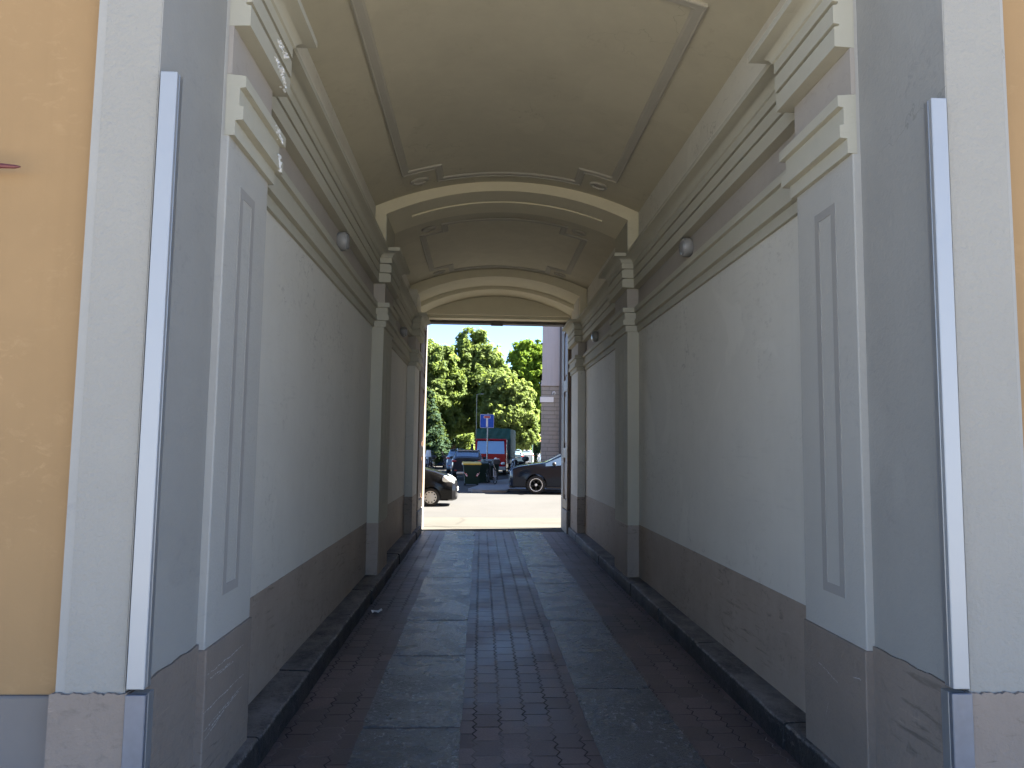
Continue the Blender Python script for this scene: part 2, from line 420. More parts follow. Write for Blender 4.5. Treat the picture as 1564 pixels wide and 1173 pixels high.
for s in (-1, 1):
    L = s < 0
    X = XL if L else XR; P = PL if L else PR; RVL = RL if L else RR
    out = -s  # towards passage
    def xr(a, b): return (min(a, b), max(a, b))
    # yellow facade block
    xo = -1.40 if L else 1.99
    x0, x1 = xr(xo, s * 22)
    f = part('facade_wall', B(((x0, 2.675, -.05), (x1, YE, 9.6))), m_yellow)
    xa, xb = xr(xo + s * .012, s * 22)
    part('plinth', B(((xa, 2.655, -.05), (xb, 2.76, .735)), bev=.006), m_greyplinth, f)
    # stuccoed portal surround: front face with a rounded outer edge, returns into the reveal
    bm = bmesh.new()
    ex = -1.425 if L else 2.005
    r = .036
    rv = RVL - out * .004
    outline = [(rv, Y0), (ex + out * r, Y0), (ex + out * r, 2.72), (rv, 2.72)]
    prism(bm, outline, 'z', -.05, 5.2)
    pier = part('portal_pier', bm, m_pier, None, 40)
    bm = bmesh.new(); prism(bm, [(ex + out * (r - .001), Y0 + .0035), (ex + out * .012, Y0 + .016), (ex, Y0 + .05), (ex, 2.70), (ex + out * (r - .001), 2.70)], 'z', -.05, 5.2)
    part('edge_band', bm, m_reveal, pier)
    # rough plinth of the surround, wavy top edge
    bm = bmesh.new()
    xs0, xs1 = xr(RVL + out * .012, ex - out * .008)
    nseg = 30; top = []
    for i in range(nseg + 1):
        xx = xs0 + (xs1 - xs0) * i / nseg
        top.append((xx, ZD + .022 + .003 * math.sin(i * .9 + s) + .002 * math.sin(i * 2.3) + rnd.uniform(-.0015, .0015)))
    prism(bm, [(xs0, -.05)] + top + [(xs1, -.05)], 'y', Y0 - .012, 2.71)
    part('plinth', bm, m_plinth, pier)
    # reveal
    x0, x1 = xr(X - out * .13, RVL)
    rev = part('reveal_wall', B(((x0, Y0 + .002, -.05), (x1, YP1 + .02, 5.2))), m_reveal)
    x0, x1 = xr(X - out * .12, RVL + out * .011)
    bm = bmesh.new(); top = []
    for i in range(nseg + 1):
        yy = Y0 + .002 + (YP1 - .004 - Y0) * i / nseg
        top.append((yy, ZD + .016 + .003 * math.sin(i * .7 + s) + rnd.uniform(-.0015, .0015)))
    prism(bm, [(Y0 + .002, -.05)] + top + [(YP1 - .002, -.05)], 'x', x0, x1)
    part('plinth', bm, m_plinth, rev)
    # long walls and dadoes between pilasters
    x0, x1 = xr(X - out * .13, X)
    for (ya, yb, st) in ((YP1b - .02, YP2 + .02, .0), (YP2b - .02, YD - .1, .10)):
        w = part('passage_wall', B(((x0, ya, -.05), (x1, yb, 4.47))), m_wall)
        xa, xb = xr(X - out * .10, X + out * .004)
        bxs = [((xa, ya + .02, -.05), (xb, yb - .02, ZD))]
        if st:  # the paint line of the dado steps up beside the second pilaster
            bxs = [((xa, ya + .02, -.05), (xb, ya + .72, ZD - .012)), ((xa, ya + .7225, -.05), (xb, yb - .02, ZD + .055))]
        part('dado', B(*bxs), m_dado, w)
    # pilasters
    YP3, YP3b = (12.65, 13.5) if L else (13.0, 13.95)
    for k, (ya, yb) in enumerate(((YP1, YP1b), (YP2, YP2b), (YP3, YP3b))):
        x0, x1 = xr(X - out * .13, P)
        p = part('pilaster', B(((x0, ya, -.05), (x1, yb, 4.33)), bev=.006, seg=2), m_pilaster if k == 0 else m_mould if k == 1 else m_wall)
        x0, x1 = xr(X - out * .12, P + out * (.011 if k == 0 else .004))
        zt = ZD - (.004 if k == 0 else .01) + (.03 if k == 2 else 0)
        pl = part('plinth', B(((x0, ya - .007, -.05), (x1, yb + .004, zt)), bev=.004), m_plinth if k == 0 else m_dado, p)
        if k < 2:   # painted rectangular outline
            a, b_ = (3.43, 3.648) if k == 0 else (ya + .24, yb - .24)
            z0, z1, w = .922, 2.812, .045
            xa, xb = xr(P, P + out * .0025)
            part('painted_border', B(((xa, a, z0), (xb, a + w, z1)), ((xa, b_ - w, z0), (xb, b_, z1)),
                                     ((xa, a + w + .0005, z1 - w), (xb, b_ - w - .0005, z1)), ((xa, a + w + .0005, z0), (xb, b_ - w - .0005, z0 + w))), m_border if k == 0 else m_border2, p)
        if k == 0:
            # scuffs scraped through the paint of the near plinths
            xx = P + out * .0118
            marks = [(3.26, .624, 3.74, .628), (3.30, .60, 3.55, .592), (3.24, .475, 3.76, .484), (3.25, .40, 3.74, .43), (3.27, .36, 3.5, .40), (3.3, .385, 3.7, .42), (3.40, .587, 3.6, .589)] if L else \
                [(3.28, .60, 3.36, .59), (3.5, .52, 3.7, .56), (3.6, .4, 3.63, .33)]
            for (y1, z1, y2, z2) in marks:
                bm = bmesh.new(); n = 60; lo = []; hi = []; wz = 0
                for i in range(n + 1):
                    t0 = i / n; wz = wz * .8 + rnd.uniform(-.0016, .0016)
                    th = max(.0002, rnd.gauss(.0009, .0012) * (1.3 - abs(t0 - .5)))
                    lo.append(bm.verts.new((xx, y1 + (y2 - y1) * t0, z1 + (z2 - z1) * t0 + wz - th))); hi.append(bm.verts.new((xx, y1 + (y2 - y1) * t0, z1 + (z2 - z1) * t0 + wz + th)))
                for i in range(n): bm.faces.new((lo[i], lo[i + 1], hi[i + 1], hi[i]))
                part('scuff_mark', bm, m_scuff, pl)
    # entablature breaking forward round the pilasters
    path = [(P, YP1 - .004), (P, YP1b), (X, YP1b), (X, YP2), (P, YP2), (P, YP2b), (X, YP2b), (X, YP3), (P, YP3), (P, YP3b)]
    if L: path_ = path[::1]
    else: path_ = path[::-1]
    # offset_path offsets to the right of travel: going +Y the right is +X (left wall); going -Y the right is -X (right wall)
    arch = [(-.02, 2.985), (.025, 2.985), (.025, 3.055), (.060, 3.058), (.060, 3.119), (.040, 3.123), (.040, 3.205), (.066, 3.209), (.066, 3.262), (-.02, 3.270)]
    corn = [(-.02, 3.498), (.074, 3.502), (.074, 3.598), (.050, 3.603), (.050, 3.613), (.078, 3.616), (.078, 3.705), (.052, 3.711), (.052, 3.724), (.080, 3.727), (.080, 3.788), (.092, 3.793)]
    for k in range(1, 8):
        a = k / 8 * PI / 2
        corn.append((.092 + .08 * (1 - math.cos(a)), 3.795 + .05 * math.sin(a)))
    corn += [(.174, 3.846), (.187, 3.848), (.187, 3.886), (-.02, 3.905)]
    ar = part('architrave', sweep(path_, arch), m_mould)
    fr = part('frieze', sweep(path_, [(-.02, 3.2705), (.002, 3.2705), (.002, 3.4975), (-.02, 3.4975)]), m_frieze)
    co = part('cornice', sweep(path_, corn), m_mould, None, 30)
    if L:   # plaster knocked off the arrises of the near left entablature
        def chips(parent, spots, n, seed):
            rr = random.Random(seed)
            for (x, y, z, dy, dz) in spots:
                bm = bmesh.new()
                for i in range(n):
                    t = rr.random(); c = Vector((x + rr.uniform(-.004, .004), y + dy * t + rr.uniform(-.012, .012), z + dz * t + rr.uniform(-.016, .016)))
                    sc = rr.uniform(.005, .014)
                    vs = []
                    mtx = Matrix.Rotation(rr.random() * 6, 3, 'X') @ Matrix.Rotation(rr.random() * 6, 3, 'Z')
                    g = bmesh.ops.create_icosphere(bm, subdivisions=1, radius=sc)
                    for v in g['verts']:
                        v.co = mtx @ Vector((v.co.x * .5, v.co.y * rr.uniform(.8, 1.8), v.co.z * rr.uniform(.6, 1.3))) * rr.uniform(.85, 1.15) + c
                part('exposed_plaster', bm, m_chip, parent)
        chips(co, [(P + .072, 3.63, 3.575, .2, -.045), (P + .076, 3.66, 3.665, .17, .0), (P + .066, 3.78, 3.54, .08, -.03)], 34, 3)
        chips(ar, [(P + .06, 3.72, 3.235, .13, -.01), (P + .056, 3.84, 3.12, .02, -.06)], 26, 5)

YP3, YP3b = 12.85, 13.8
# barrel vault
bm = bmesh.new(); rows = []
N = 56
prof = [(XL - .001, 3.88)] + [(XL + (XR - XL) * i / N, vz(XL + (XR - XL) * i / N)) for i in range(N + 1)] + [(XR + .001, 3.88)]
prof_out = [(XR + .30, 3.88), (XR + .3, 5.1), (XL - .3, 5.1), (XL - .3, 3.88)]
prism(bm, prof + prof_out, 'y', Y0 + .05, YE - .05)
part('vaulted_ceiling', bm, m_ceil, None, 30)
# storeys above
part('upper_wall', B(((-1.40, 2.675, 5.15), (1.99, YE, 9.6))), m_yellow)
part('roof', B(((-22.3, 2.3, 9.602), (22.3, YE + .4, 9.9))), m_tile)

def arch_band(ya, yb, zs, xs, crown, z_out=None, n=44):
    """solid arch: segmental intrados springing (xs[0], zs) to (xs[1], zs) below the vault"""
    half = (xs[1] - xs[0]) / 2; c = (xs[0] + xs[1]) / 2; rise = crown - zs
    r = (half * half + rise * rise) / (2 * rise)
    ins = [(xs[0] + (xs[1] - xs[0]) * i / n, crown - r + math.sqrt(r * r - (xs[0] + (xs[1] - xs[0]) * i / n - c) ** 2)) for i in range(n + 1)]
    o = [(xs[1], 3.87)] if zs > 3.95 else []
    o2 = [(xs[0], 3.87)] if zs > 3.95 else []
    bm = bmesh.new()
    prism(bm, o2 + ins + o + [(XR + .05, 3.87), (XR + .05, 5.0), (XL - .05, 5.0), (XL - .05, 3.87)], 'y', ya, yb)
    return bm, (c, r, crown)
bm, _ = arch_band(Y0 + .004, YP1b + .003, 4.335, (PL - .01, PR + .01), 4.655)
part('arch_rib', bm, m_pier, None, 30)
bm, (cR, rR, crR) = arch_band(YP2 - .003, YP2b + .003, 4.335, (PL - .01, PR + .01), 4.655)
rib = part('arch_rib', bm, m_rib, None, 30)
def vstrip(xa, xb, ya, yb, crown, r, c, t, n=30):
    bm = bmesh.new()
    f = lambda x: crown - r + math.sqrt(r * r - (x - c) ** 2)
    up = [(xa + (xb - xa) * i / n, f(xa + (xb - xa) * i / n) + .004) for i in range(n + 1)]
    dn = [(x, z - t - .004) for x, z in up[::-1]]
    prism(bm, up + dn, 'y', ya, yb); return bm
part('soffit_panel', vstrip(-.90, 1.46, 8.92, 9.20, crR, rR, cR, .018), m_rib, rib, 30)
bm, (cR2, rR2, crR2) = arch_band(YP3 - .003, YP3b - .16, 4.30, (PL - .01, PR + .01), 4.63)
rib2 = part('arch_rib', bm, m_rib, None, 30)
bm, _ = arch_band(YP3b - .156, YT, 4.20, (PL - .03, PR + .03), 4.57)
part('arch_rib', bm, m_rib, None, 30)
part('tympanum', B(((XL - .05, YT + .002, 4.20), (XR + .05, YD + .1, 5.0))), m_rib)
part('lintel', B(((XL - .05, YT + .10, 4.14), (XR + .05, YE - .06, 4.198))), m_rib)
part('door_head', B(((-1.17, YD - .10, 4.085), (1.70, YD + .12, 4.138)), ((.16, YD - .13, 4.05), (.40, YD - .02, 4.09)), bev=.004), m_wooddark)

# raised plaster frames on the vault, with square corners and oval bosses
def ceiling_frame(x0, x1, y0, y1, nx, ny0, ny1):
    pl = [(x0 + nx, y0), (x1 - nx, y0), (x1 - nx, y0 + ny0), (x1, y0 + ny0), (x1, y1 - ny1), (x1 - nx, y1 - ny1), (x1 - nx, y1), (x0 + nx, y1), (x0 + nx, y1 - ny1), (x0, y1 - ny1), (x0, y0 + ny0), (x0 + nx, y0 + ny0)]
    prof = [(0, -.004), (0, .022), (-.012, .026), (-.018, .018), (-.070, .018), (-.078, .010), (-.086, -.004)]
    bm = bmesh.new(); rings = []
    for d, t in prof:
        pts = offset_path(pl, d, True); ring = []
        for i in range(len(pts)):
            a, b = pts[i], pts[(i + 1) % len(pts)]
            n = max(1, int(abs(b[0] - a[0]) / .07))
            for j in range(n):
                x = a[0] + (b[0] - a[0]) * j / n; y = a[1] + (b[1] - a[1]) * j / n
                ring.append((x, y, vz(x) - t))
            rings_n = n
        rings.append(ring)
    # rings may differ in count after offsetting; use the counts of the first ring
    base = []
    for i in range(len(pl)):
        a, b = pl[i], pl[(i + 1) % len(pl)]
        base.append(max(1, int(abs(b[0] - a[0]) / .07)))
    rings = []
    for d, t in prof:
        pts = offset_path(pl, d, True); ring = []
        for i, n in enumerate(base):
            a, b = pts[i], pts[(i + 1) % len(pts)]
            for j in range(n):
                x = a[0] + (b[0] - a[0]) * j / n; y = a[1] + (b[1] - a[1]) * j / n
                ring.append(bm.verts.new((x, y, vz(x) - t)))
        rings.append(ring)
    for a, b in zip(rings, rings[1:]):
        n = len(a)
        for k in range(n): bm.faces.new((a[k], a[(k + 1) % n], b[(k + 1) % n], b[k]))
    fr = part('ceiling_frame', bm, m_border if False else m_cframe)
    for bx in (x0 + nx * .47, x1 - nx * .47):
        for by, ry in ((y0 + ny0 * .30, ny0), (y1 - ny1 * .30, ny1)):
            bm = bmesh.new(); n = 24; rr = []
            for (k, t) in ((1.0, -.004), (1.0, .016), (.86, .026), (.72, .022), (.66, .008), (.40, .012), (.05, .016)):
                rr.append([bm.verts.new((bx + .105 * k * math.cos(2 * PI * i / n), by + .085 * k * math.sin(2 * PI * i / n), vz(bx + .105 * k * math.cos(2 * PI * i / n)) - t)) for i in range(n)])
            for a, b in zip(rr, rr[1:]):
                for i in range(n): bm.faces.new((a[i], a[(i + 1) % n], b[(i + 1) % n], b[i]))
            bm.faces.new(rr[-1])
            part('boss', bm, m_cframe, fr, 30)
m_cframe = plaster('frame_paint', (.40, .38, .325), 45, .2, .003, .06)
ceiling_frame(-.92, 1.47, 4.25, 8.31, .36, .38, .38)
ceiling_frame(-.92, 1.47, 9.93, 12.68, .32, .31, .38)

# door leaves folded back in the outer reveal, and the jambs
for s in (-1, 1):
    out = -s
    X = -1.235 if s < 0 else 1.74
    jx = -1.135 if s < 0 else 1.64
    YP3b = 13.5 if s < 0 else 13.95
    x0, x1 = min(jx, jx + s * .5), max(jx, jx + s * .5)
    part('door_jamb', B(((x0, YD + .02, -.05), (x1, YE + .02, 4.139)), bev=.012), m_guard)
    a, b = X + out * .025, X + out * .075
    x0, x1 = min(a, b), max(a, b)
    f = X + out * .075
    lf = part('door_leaf', B(((x0, YP3b + .05, .44), (x1, YD - .01, 4.08)), bev=.006), m_wood)
    stile = bmesh.new()
    fx0, fx1 = min(f, f + out * .028), max(f, f + out * .028)
    ya, yb = YP3b + .05, YD - .01
    for (p0, p1, q0, q1) in ((ya, ya + .11, .44, 4.08), (yb - .11, yb, .44, 4.08), (ya + .112, yb - .112, .44, .62), (ya + .112, yb - .112, 1.42, 1.62), (ya + .112, yb - .112, 2.72, 2.95), (ya + .112, yb - .112, 3.9, 4.08)):
        box(stile, (fx0, p0, q0), (fx1, p1, q1), .006)
    part('door_frame_rails', stile, m_woodedge, lf)
    mo = bmesh.new()
    gx0, gx1 = min(f, f + out * .016), max(f, f + out * .016)
    for q0, q1 in ((.70, 1.34), (1.70, 2.64), (3.03, 3.82)):
        box(mo, (gx0, ya + .19, q0), (gx1, yb - .19, q1), .012)
    part('raised_panel', mo, m_wood, lf)
    kx0, kx1 = min(X, f + out * .035), max(X, f + out * .035)
    part('stone_base', B(((kx0, YP3b + .06, -.02), (kx1, YD, .425)), bev=.02, seg=2), m_guard, lf)

# ------------------------------------------------------------------ floor of the passage
fl = link('passage_floor', B(((XL + .02, 2.55, -.3), (XR - .02, YE, -.002))), m_paver)
tag(fl, kind='structure')
def slab_strip(xs, seams):
    for i in range(len(seams) - 1):
        y0, y1 = seams[i] + .006, seams[i + 1] - .006
        bm = bmesh.new()
        jx = [rnd.uniform(-.012, .012) for _ in range(4)]
        ny = 10
        L_ = [(xs[0] + jx[0] + (jx[1] - jx[0]) * k / ny + rnd.uniform(-.004, .004), y0 + (y1 - y0) * k / ny) for k in range(ny + 1)]
        R_ = [(xs[1] + jx[2] + (jx[3] - jx[2]) * k / ny + rnd.uniform(-.004, .004), y0 + (y1 - y0) * k / ny) for k in range(ny + 1)]
        out = L_ + R_[::-1]
        tz = rnd.uniform(-.0015, .003)
        vs = [bm.verts.new((x, y, -.1)) for x, y in out]; tp = [bm.verts.new((x, y, .003 + tz)) for x, y in out]
        bm.faces.new(tp); n = len(out)
        for k in range(n): bm.faces.new((vs[k], vs[(k + 1) % n], tp[(k + 1) % n], tp[k]))
        bmesh.ops.bevel(bm, geom=[e for e in bm.edges if all(v in tp for v in e.verts)], offset=.006, segments=2, affect='EDGES')
        o = link('granite_slab', bm, m_slab, fl)
slab_strip((-.655, -.095), [2.9, 4.375, 5.825, 6.994, 8.061, 9.233, 10.646, 12.354, 14.334])
slab_strip((.650, 1.165), [2.9, 5.055, 7.015, 8.86, 10.159, 12.05, 14.334])

def kerb(xw, xi, seed):
    rr = random.Random(seed); bm = bmesh.new(); y = 2.76
    s = 1 if xi > xw else -1
    while y < 13.9:
        ln = rr.uniform(.95, 1.7); y1 = min(y + ln, 13.92)
        h = .138 + rr.uniform(-.006, .006); j = rr.uniform(-.008, .008)
        ny = 7; rings = []
        for k in range(ny + 1):
            yy = y + .004 + (y1 - y - .008) * k / ny
            w = rr.uniform(-.004, .004); e = rr.uniform(-.004, .003); xx = xi + j * s
            pts = [(xw - s * .03, -.06), (xx + w, -.06), (xx + w + s * .004, .05), (xx + w, h - .016 + e), (xx + w - s * .006, h - .005 + e), (xx + w - s * .018, h + e), (xw - s * .03, h + .006)]
            rings.append([bm.verts.new((px, yy, pz)) for px, pz in pts])
        for a, b in zip(rings, rings[1:]):
            for k in range(len(a)): bm.faces.new((a[k], a[(k + 1) % len(a)], b[(k + 1) % len(a)], b[k]))
        bm.faces.new(rings[0]); bm.faces.new(rings[-1][::-1])
        y = y1
    o = link('kerb', bm, m_kerb, None, 50); tag(o, kind='structure')
kerb(XL, -1.092, 4); kerb(XR, 1.662, 9)

# ------------------------------------------------------------------ things fixed in the passage
def guard(x_in, s, z0, z1, d, w, m, label):
    """folded metal corner profile: s=-1 left pier. x_in is the passage-side plane, d its depth into the reveal"""
    t = .004
    root = empty('corner_guard', (x_in, Y0 - .02, z0))
    a = s * w; h = z1 - z0
    bm = bmesh.new(); x0, x1 = min(0, a), max(0, a)
    box(bm, (x0, 0, 0), (x1, .022, h), .0025)
    link('front_flange', bm, m, root)
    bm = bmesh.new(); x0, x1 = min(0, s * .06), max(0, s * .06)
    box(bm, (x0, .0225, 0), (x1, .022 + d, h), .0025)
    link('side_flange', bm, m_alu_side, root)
    tag(root, label, 'corner guard', 'metal corner guards on the portal')
guard(-1.118, -1, .775, 2.94, .030, .060, m_alu, 'tall bright aluminium corner guard on the left pier beside the yellow wall with red bracket')
guard(-1.112, -1, -.0, .757, .046, .068, m_alu2, 'short worn metal corner guard at the brown base of the left pier')
guard(1.672, 1, .775, 2.935, .030, .060, m_alu, 'tall bright aluminium corner guard on the right pier of the archway')
guard(1.666, 1, -.0, .760, .046, .074, m_alu2, 'short worn metal corner guard with cracked plaster edges at the base of the right pier')

def wall_lamp(x, y, z, s, label):
    o = empty('wall_lamp', (x, y, z))
    bm = bmesh.new(); lathe(bm, [(0, .068), (s * .015, .082), (s * .065, .085), (s * .08, .078)], 28, 'x')
    link('housing', bm, m_lampw, o, 40)
    bm = bmesh.new(); lathe(bm, [(s * .078, .072), (s * .092, .066), (s * .102, .045), (s * .105, .01)], 28, 'x')
    link('glass_cover', bm, m_lampg, o, 40)
    tag(o, label, 'wall lamp', 'round bulkhead lamps on the frieze')
wall_lamp(XL, 6.40, 3.392, 1, 'round grey bulkhead lamp on the left frieze nearer the archway entrance')
wall_lamp(XL, 11.45, 3.385, 1, 'small round bulkhead lamp on the left frieze near the wooden door')
wall_lamp(XR, 6.34, 3.395, -1, 'round white bulkhead lamp on the right frieze nearer the archway entrance')
wall_lamp(XR, 11.60, 3.392, -1, 'small round bulkhead lamp on the right frieze near the wooden door')

bm = bmesh.new()
tube(bm, [(-2.25, 2.59, 2.572), (-1.75, 2.60, 2.573), (-1.67, 2.61, 2.573), (-1.652, 2.612, 2.574)], [.012, .011, .007, .002], 8)
box(bm, (-2.2, 2.60, 2.54), (-2.12, 2.676, 2.60), .004)
o = link('wall_bracket', bm, m_rust, None, 40); tag(o, 'thin red-brown metal bracket projecting along the yellow wall', 'bracket')

bm = bmesh.new(); pr = random.Random(2)
g = [[bm.verts.new((-1.02 + .09 * i / 3 + pr.uniform(-.012, .012), 7.22 + .10 * j / 3 + pr.uniform(-.012, .012), .012 + pr.uniform(0, .035))) for j in range(4)] for i in range(4)]
for i in range(3):
    for j in range(3): bm.faces.new((g[i][j], g[i + 1][j], g[i + 1][j + 1], g[i][j + 1]))
o = link('paper_scrap', bm, m_paper); tag(o, 'crumpled white paper scrap on the dark pavers by the left kerb', 'litter')

# ------------------------------------------------------------------ ground, road, pavements
def sheet(name, pts, z, m, thick=0.0):
    bm = bmesh.new()
    if thick: prism(bm, pts, 'z', z - thick, z)
    else: bm.faces.new([bm.verts.new((x, y, z)) for x, y in pts])
    o = link(name, bm, m); tag(o, kind='structure'); return o
sheet('ground', [(-400, -400), (400, -400), (400, 400), (-400, 400)], -.05, m_earth)
sheet('courtyard', [(-30, -30), (30, -30), (30, 2.69), (-30, 2.69)], -.012, m_yard, .03)
sheet('road', [(-70, YE + .002), (70, YE + .002), (70, 120), (-70, 120)], -.004, m_asphalt)
sheet('threshold', [(-1.22, 14.34), (1.70, 14.34), (1.70, YE - .002), (-1.22, YE - .002)], .0012, m_apron, .03)
sheet('pavement', [(-60, YE), (60, YE), (60, 17.05), (-60, 17.05)], .006, m_apron, .04)
isl = [(-.46, 27.45), (-.30, 27.05), (.06, 26.68), (.55, 26.62), (.92, 26.66), (1.06, 27.62), (50, 27.62), (50, 29.98), (2.47, 29.98), (2.47, 30.6), (4.7, 57), (3.7, 58), (2.1, 39), (1.2, 36), (.05, 33), (-.10, 30)]
sheet('pavement', isl, .085, m_island, .12)

# ------------------------------------------------------------------ corner building across the street
bl = empty('corner_building', (2.43, 30, 0))
tag(bl, 'pale corner building with coursed stone ground floor and thin ledge across the street', 'building')
def bp(name, bm, m, parent=None, smooth=False):
    bmesh.ops.translate(bm, verts=bm.verts, vec=Vector((-2.43, -30, 0))); return link(name, bm, m, parent or bl, smooth)
ring = [(2.43, 30), (26, 30), (26, 52), (4.26, 52)]
bm = bmesh.new(); prism(bm, ring, 'z', -.05, 4.16); bp('stone_base', bm, m_cstone)
bm = bmesh.new(); prism(bm, [(2.40, 29.96), (26, 29.96), (26, 52), (4.23, 52)], 'z', 4.162, 4.22); prism(bm, [(2.42, 29.98), (26, 29.98), (26, 52), (4.25, 52)], 'z', 4.222, 4.38); bp('string_course', bm, m_bldg)
bm = bmesh.new(); prism(bm, [(2.46, 30.02), (26, 30.02), (26, 52), (4.28, 52)], 'z', 4.382, 16.5); bp('upper_wall', bm, m_bldg)
bm = bmesh.new(); prism(bm, [(2.0, 29.5), (26.4, 29.5), (26.4, 52.4), (3.9, 52.4)], 'z', 16.502, 16.75); bp('roof', bm, m_tile)
bm = bmesh.new(); tube(bm, [(3.21, 29.92, .1), (3.21, 29.92, 16.4)], .045, 10); bp('downpipe', bm, plain('dark_pipe', (.05, .045, .045), .5))
for wx in (5.2, 8.0, 10.8):
    for wz in (5.6, 9.4, 13.0):
        w = bp('window', B(((wx, 29.995, wz), (wx + 1.1, 30.05, wz + 2.0)), bev=.01), m_glass)
        bp('frame', B(((wx - .12, 29.97, wz - .12), (wx - .002, 30.04, wz + 2.12)), ((wx + 1.102, 29.97, wz - .12), (wx + 1.22, 30.04, wz + 2.12)), ((wx, 29.97, wz + 2.002), (wx + 1.1, 30.04, wz + 2.12)), ((wx - .2, 29.93, wz - .2), (wx + 1.3, 30.03, wz - .122))), m_guard, w)
# street name plaque
pq = empty('street_plaque', (2.40, 29.95, 3.48)); tag(pq, 'small white rectangular street name plaque on the stone corner of the building', 'street sign')
link('plaque_panel', B(((-.02, 0, 0), (.53, .04, .22)), bev=.006), m_white, pq)
def text(body, size, m, parent, name, loc, rot, ext=.002, align='CENTER'):
    cu = bpy.data.curves.new(name, 'FONT'); cu.body = body; cu.size = size; cu.extrude = ext; cu.align_x = align; cu.align_y = 'CENTER'
    o = bpy.data.objects.new(name, cu); COL.objects.link(o)
    dg = bpy.context.evaluated_depsgraph_get(); me = bpy.data.meshes.new_from_object(o.evaluated_get(dg))
    bpy.data.objects.remove(o); me.materials.clear(); me.materials.append(m)
    o = bpy.data.objects.new(name, me); COL.objects.link(o); o.parent = parent; o.location = loc; o.rotation_euler = rot
    return o
# small camera / lamp bracket above the plaque
lb = empty('wall_bracket_lamp', (2.98, 29.98, 3.82)); tag(lb, 'small white curved bracket lamp above the street plaque on the stone wall', 'bracket lamp')
bm = bmesh.new(); tube(bm, [(.0, -.005, 0), (.0, -.12, .03), (-.03, -.22, .08), (-.10, -.26, .06), (-.12, -.26, .0)], .018, 8); link('arm', bm, m_white, lb, 40)
bm = bmesh.new(); lathe(bm, [(-.06, .05), (-.02, .055), (.0, .03)], 14, 'z', (-.12, -.26, 0)); link('head', bm, m_lampg, lb, 40)

# ------------------------------------------------------------------ vehicles
def bake_boolean(o, cutters):
    for c in cutters:
        md = o.modifiers.new('cut', 'BOOLEAN'); md.operation = 'DIFFERENCE'; md.solver = 'EXACT'; md.object = c
    dg = bpy.context.evaluated_depsgraph_get(); dg.update()
    me = bpy.data.meshes.new_from_object(o.evaluated_get(dg))
    o.modifiers.clear(); old = o.data; o.data = me; bpy.data.meshes.remove(old)
    for c in cutters:
        d = c.data; bpy.data.objects.remove(c); bpy.data.meshes.remove(d)

def wheel_mesh(kind, r, w):
    t = bmesh.new()
    lathe(t, [(-w / 2, r * .66), (-w / 2, r * .80), (-w / 2 + .012, r * .93), (-w / 2 + .035, r), (w / 2 - .035, r), (w / 2 - .012, r * .93), (w / 2, r * .80), (w / 2, r * .66)], 36)
    rim = bmesh.new()
    if kind == 'cover':      # pressed steel cover with ten round holes, dished
        lathe(rim, [(-w / 2 + .03, r * .66), (-w / 2 - .004, r * .69), (-w / 2 - .010, r * .64), (-w / 2 - .004, r * .5), (-w / 2 - .016, r * .3), (-w / 2 - .02, r * .06)], 40)
        holes = bmesh.new()
        for k in range(10):
            a = 2 * PI * k / 10
            lathe(holes, [(-w / 2 - .0135, .02), (-w / 2 + .0, .02)], 10, 'y', (r * .55 * math.cos(a), 0, r * .55 * math.sin(a)))
        return t, rim, holes
    holes = bmesh.new()
    lathe(holes, [(-w / 2 + .05, r * .68), (-w / 2 + .028, r * .66), (-w / 2 + .03, .02)], 36)
    lathe(rim, [(-w / 2 + .02, r * .69), (-w / 2 - .006, r * .70), (-w / 2 - .006, r * .64), (-w / 2 + .024, r * .62)], 36)
    # ring only: drop its caps
    for f in [f for f in rim.faces if len(f.verts) > 8]: rim.faces.remove(f)
    lathe(rim, [(-w / 2 + .028, r * .15), (-w / 2 + .0, r * .14), (-w / 2 - .004, r * .03)], 18)
    for k in range(5):
        a0 = 2 * PI * k / 5 + .3
        for da in (-.17, .17):
            d0 = Vector((math.cos(a0 + da * .5), 0, math.sin(a0 + da * .5))); d1 = Vector((math.cos(a0 + da * 1.35), 0, math.sin(a0 + da * 1.35)))
            p0 = d0 * r * .10; p1 = d1 * r * .655
            dr = (p1 - p0).normalized(); sd = Vector((-dr.z, 0, dr.x)) * r * .075
            y0, y1 = -w / 2 + .0, -w / 2 + .026
            vs = [rim.verts.new((p.x, y, p.z)) for p in (p0 - sd * .8, p0 + sd * .8, p1 + sd * 1.3, p1 - sd * 1.3) for y in (y0, y1)]
            for q in ((0, 2, 4, 6), (1, 7, 5, 3), (0, 1, 3, 2), (2, 3, 5, 4), (4, 5, 7, 6), (6, 7, 1, 0)): rim.faces.new([vs[i] for i in q])
    return t, rim, holes

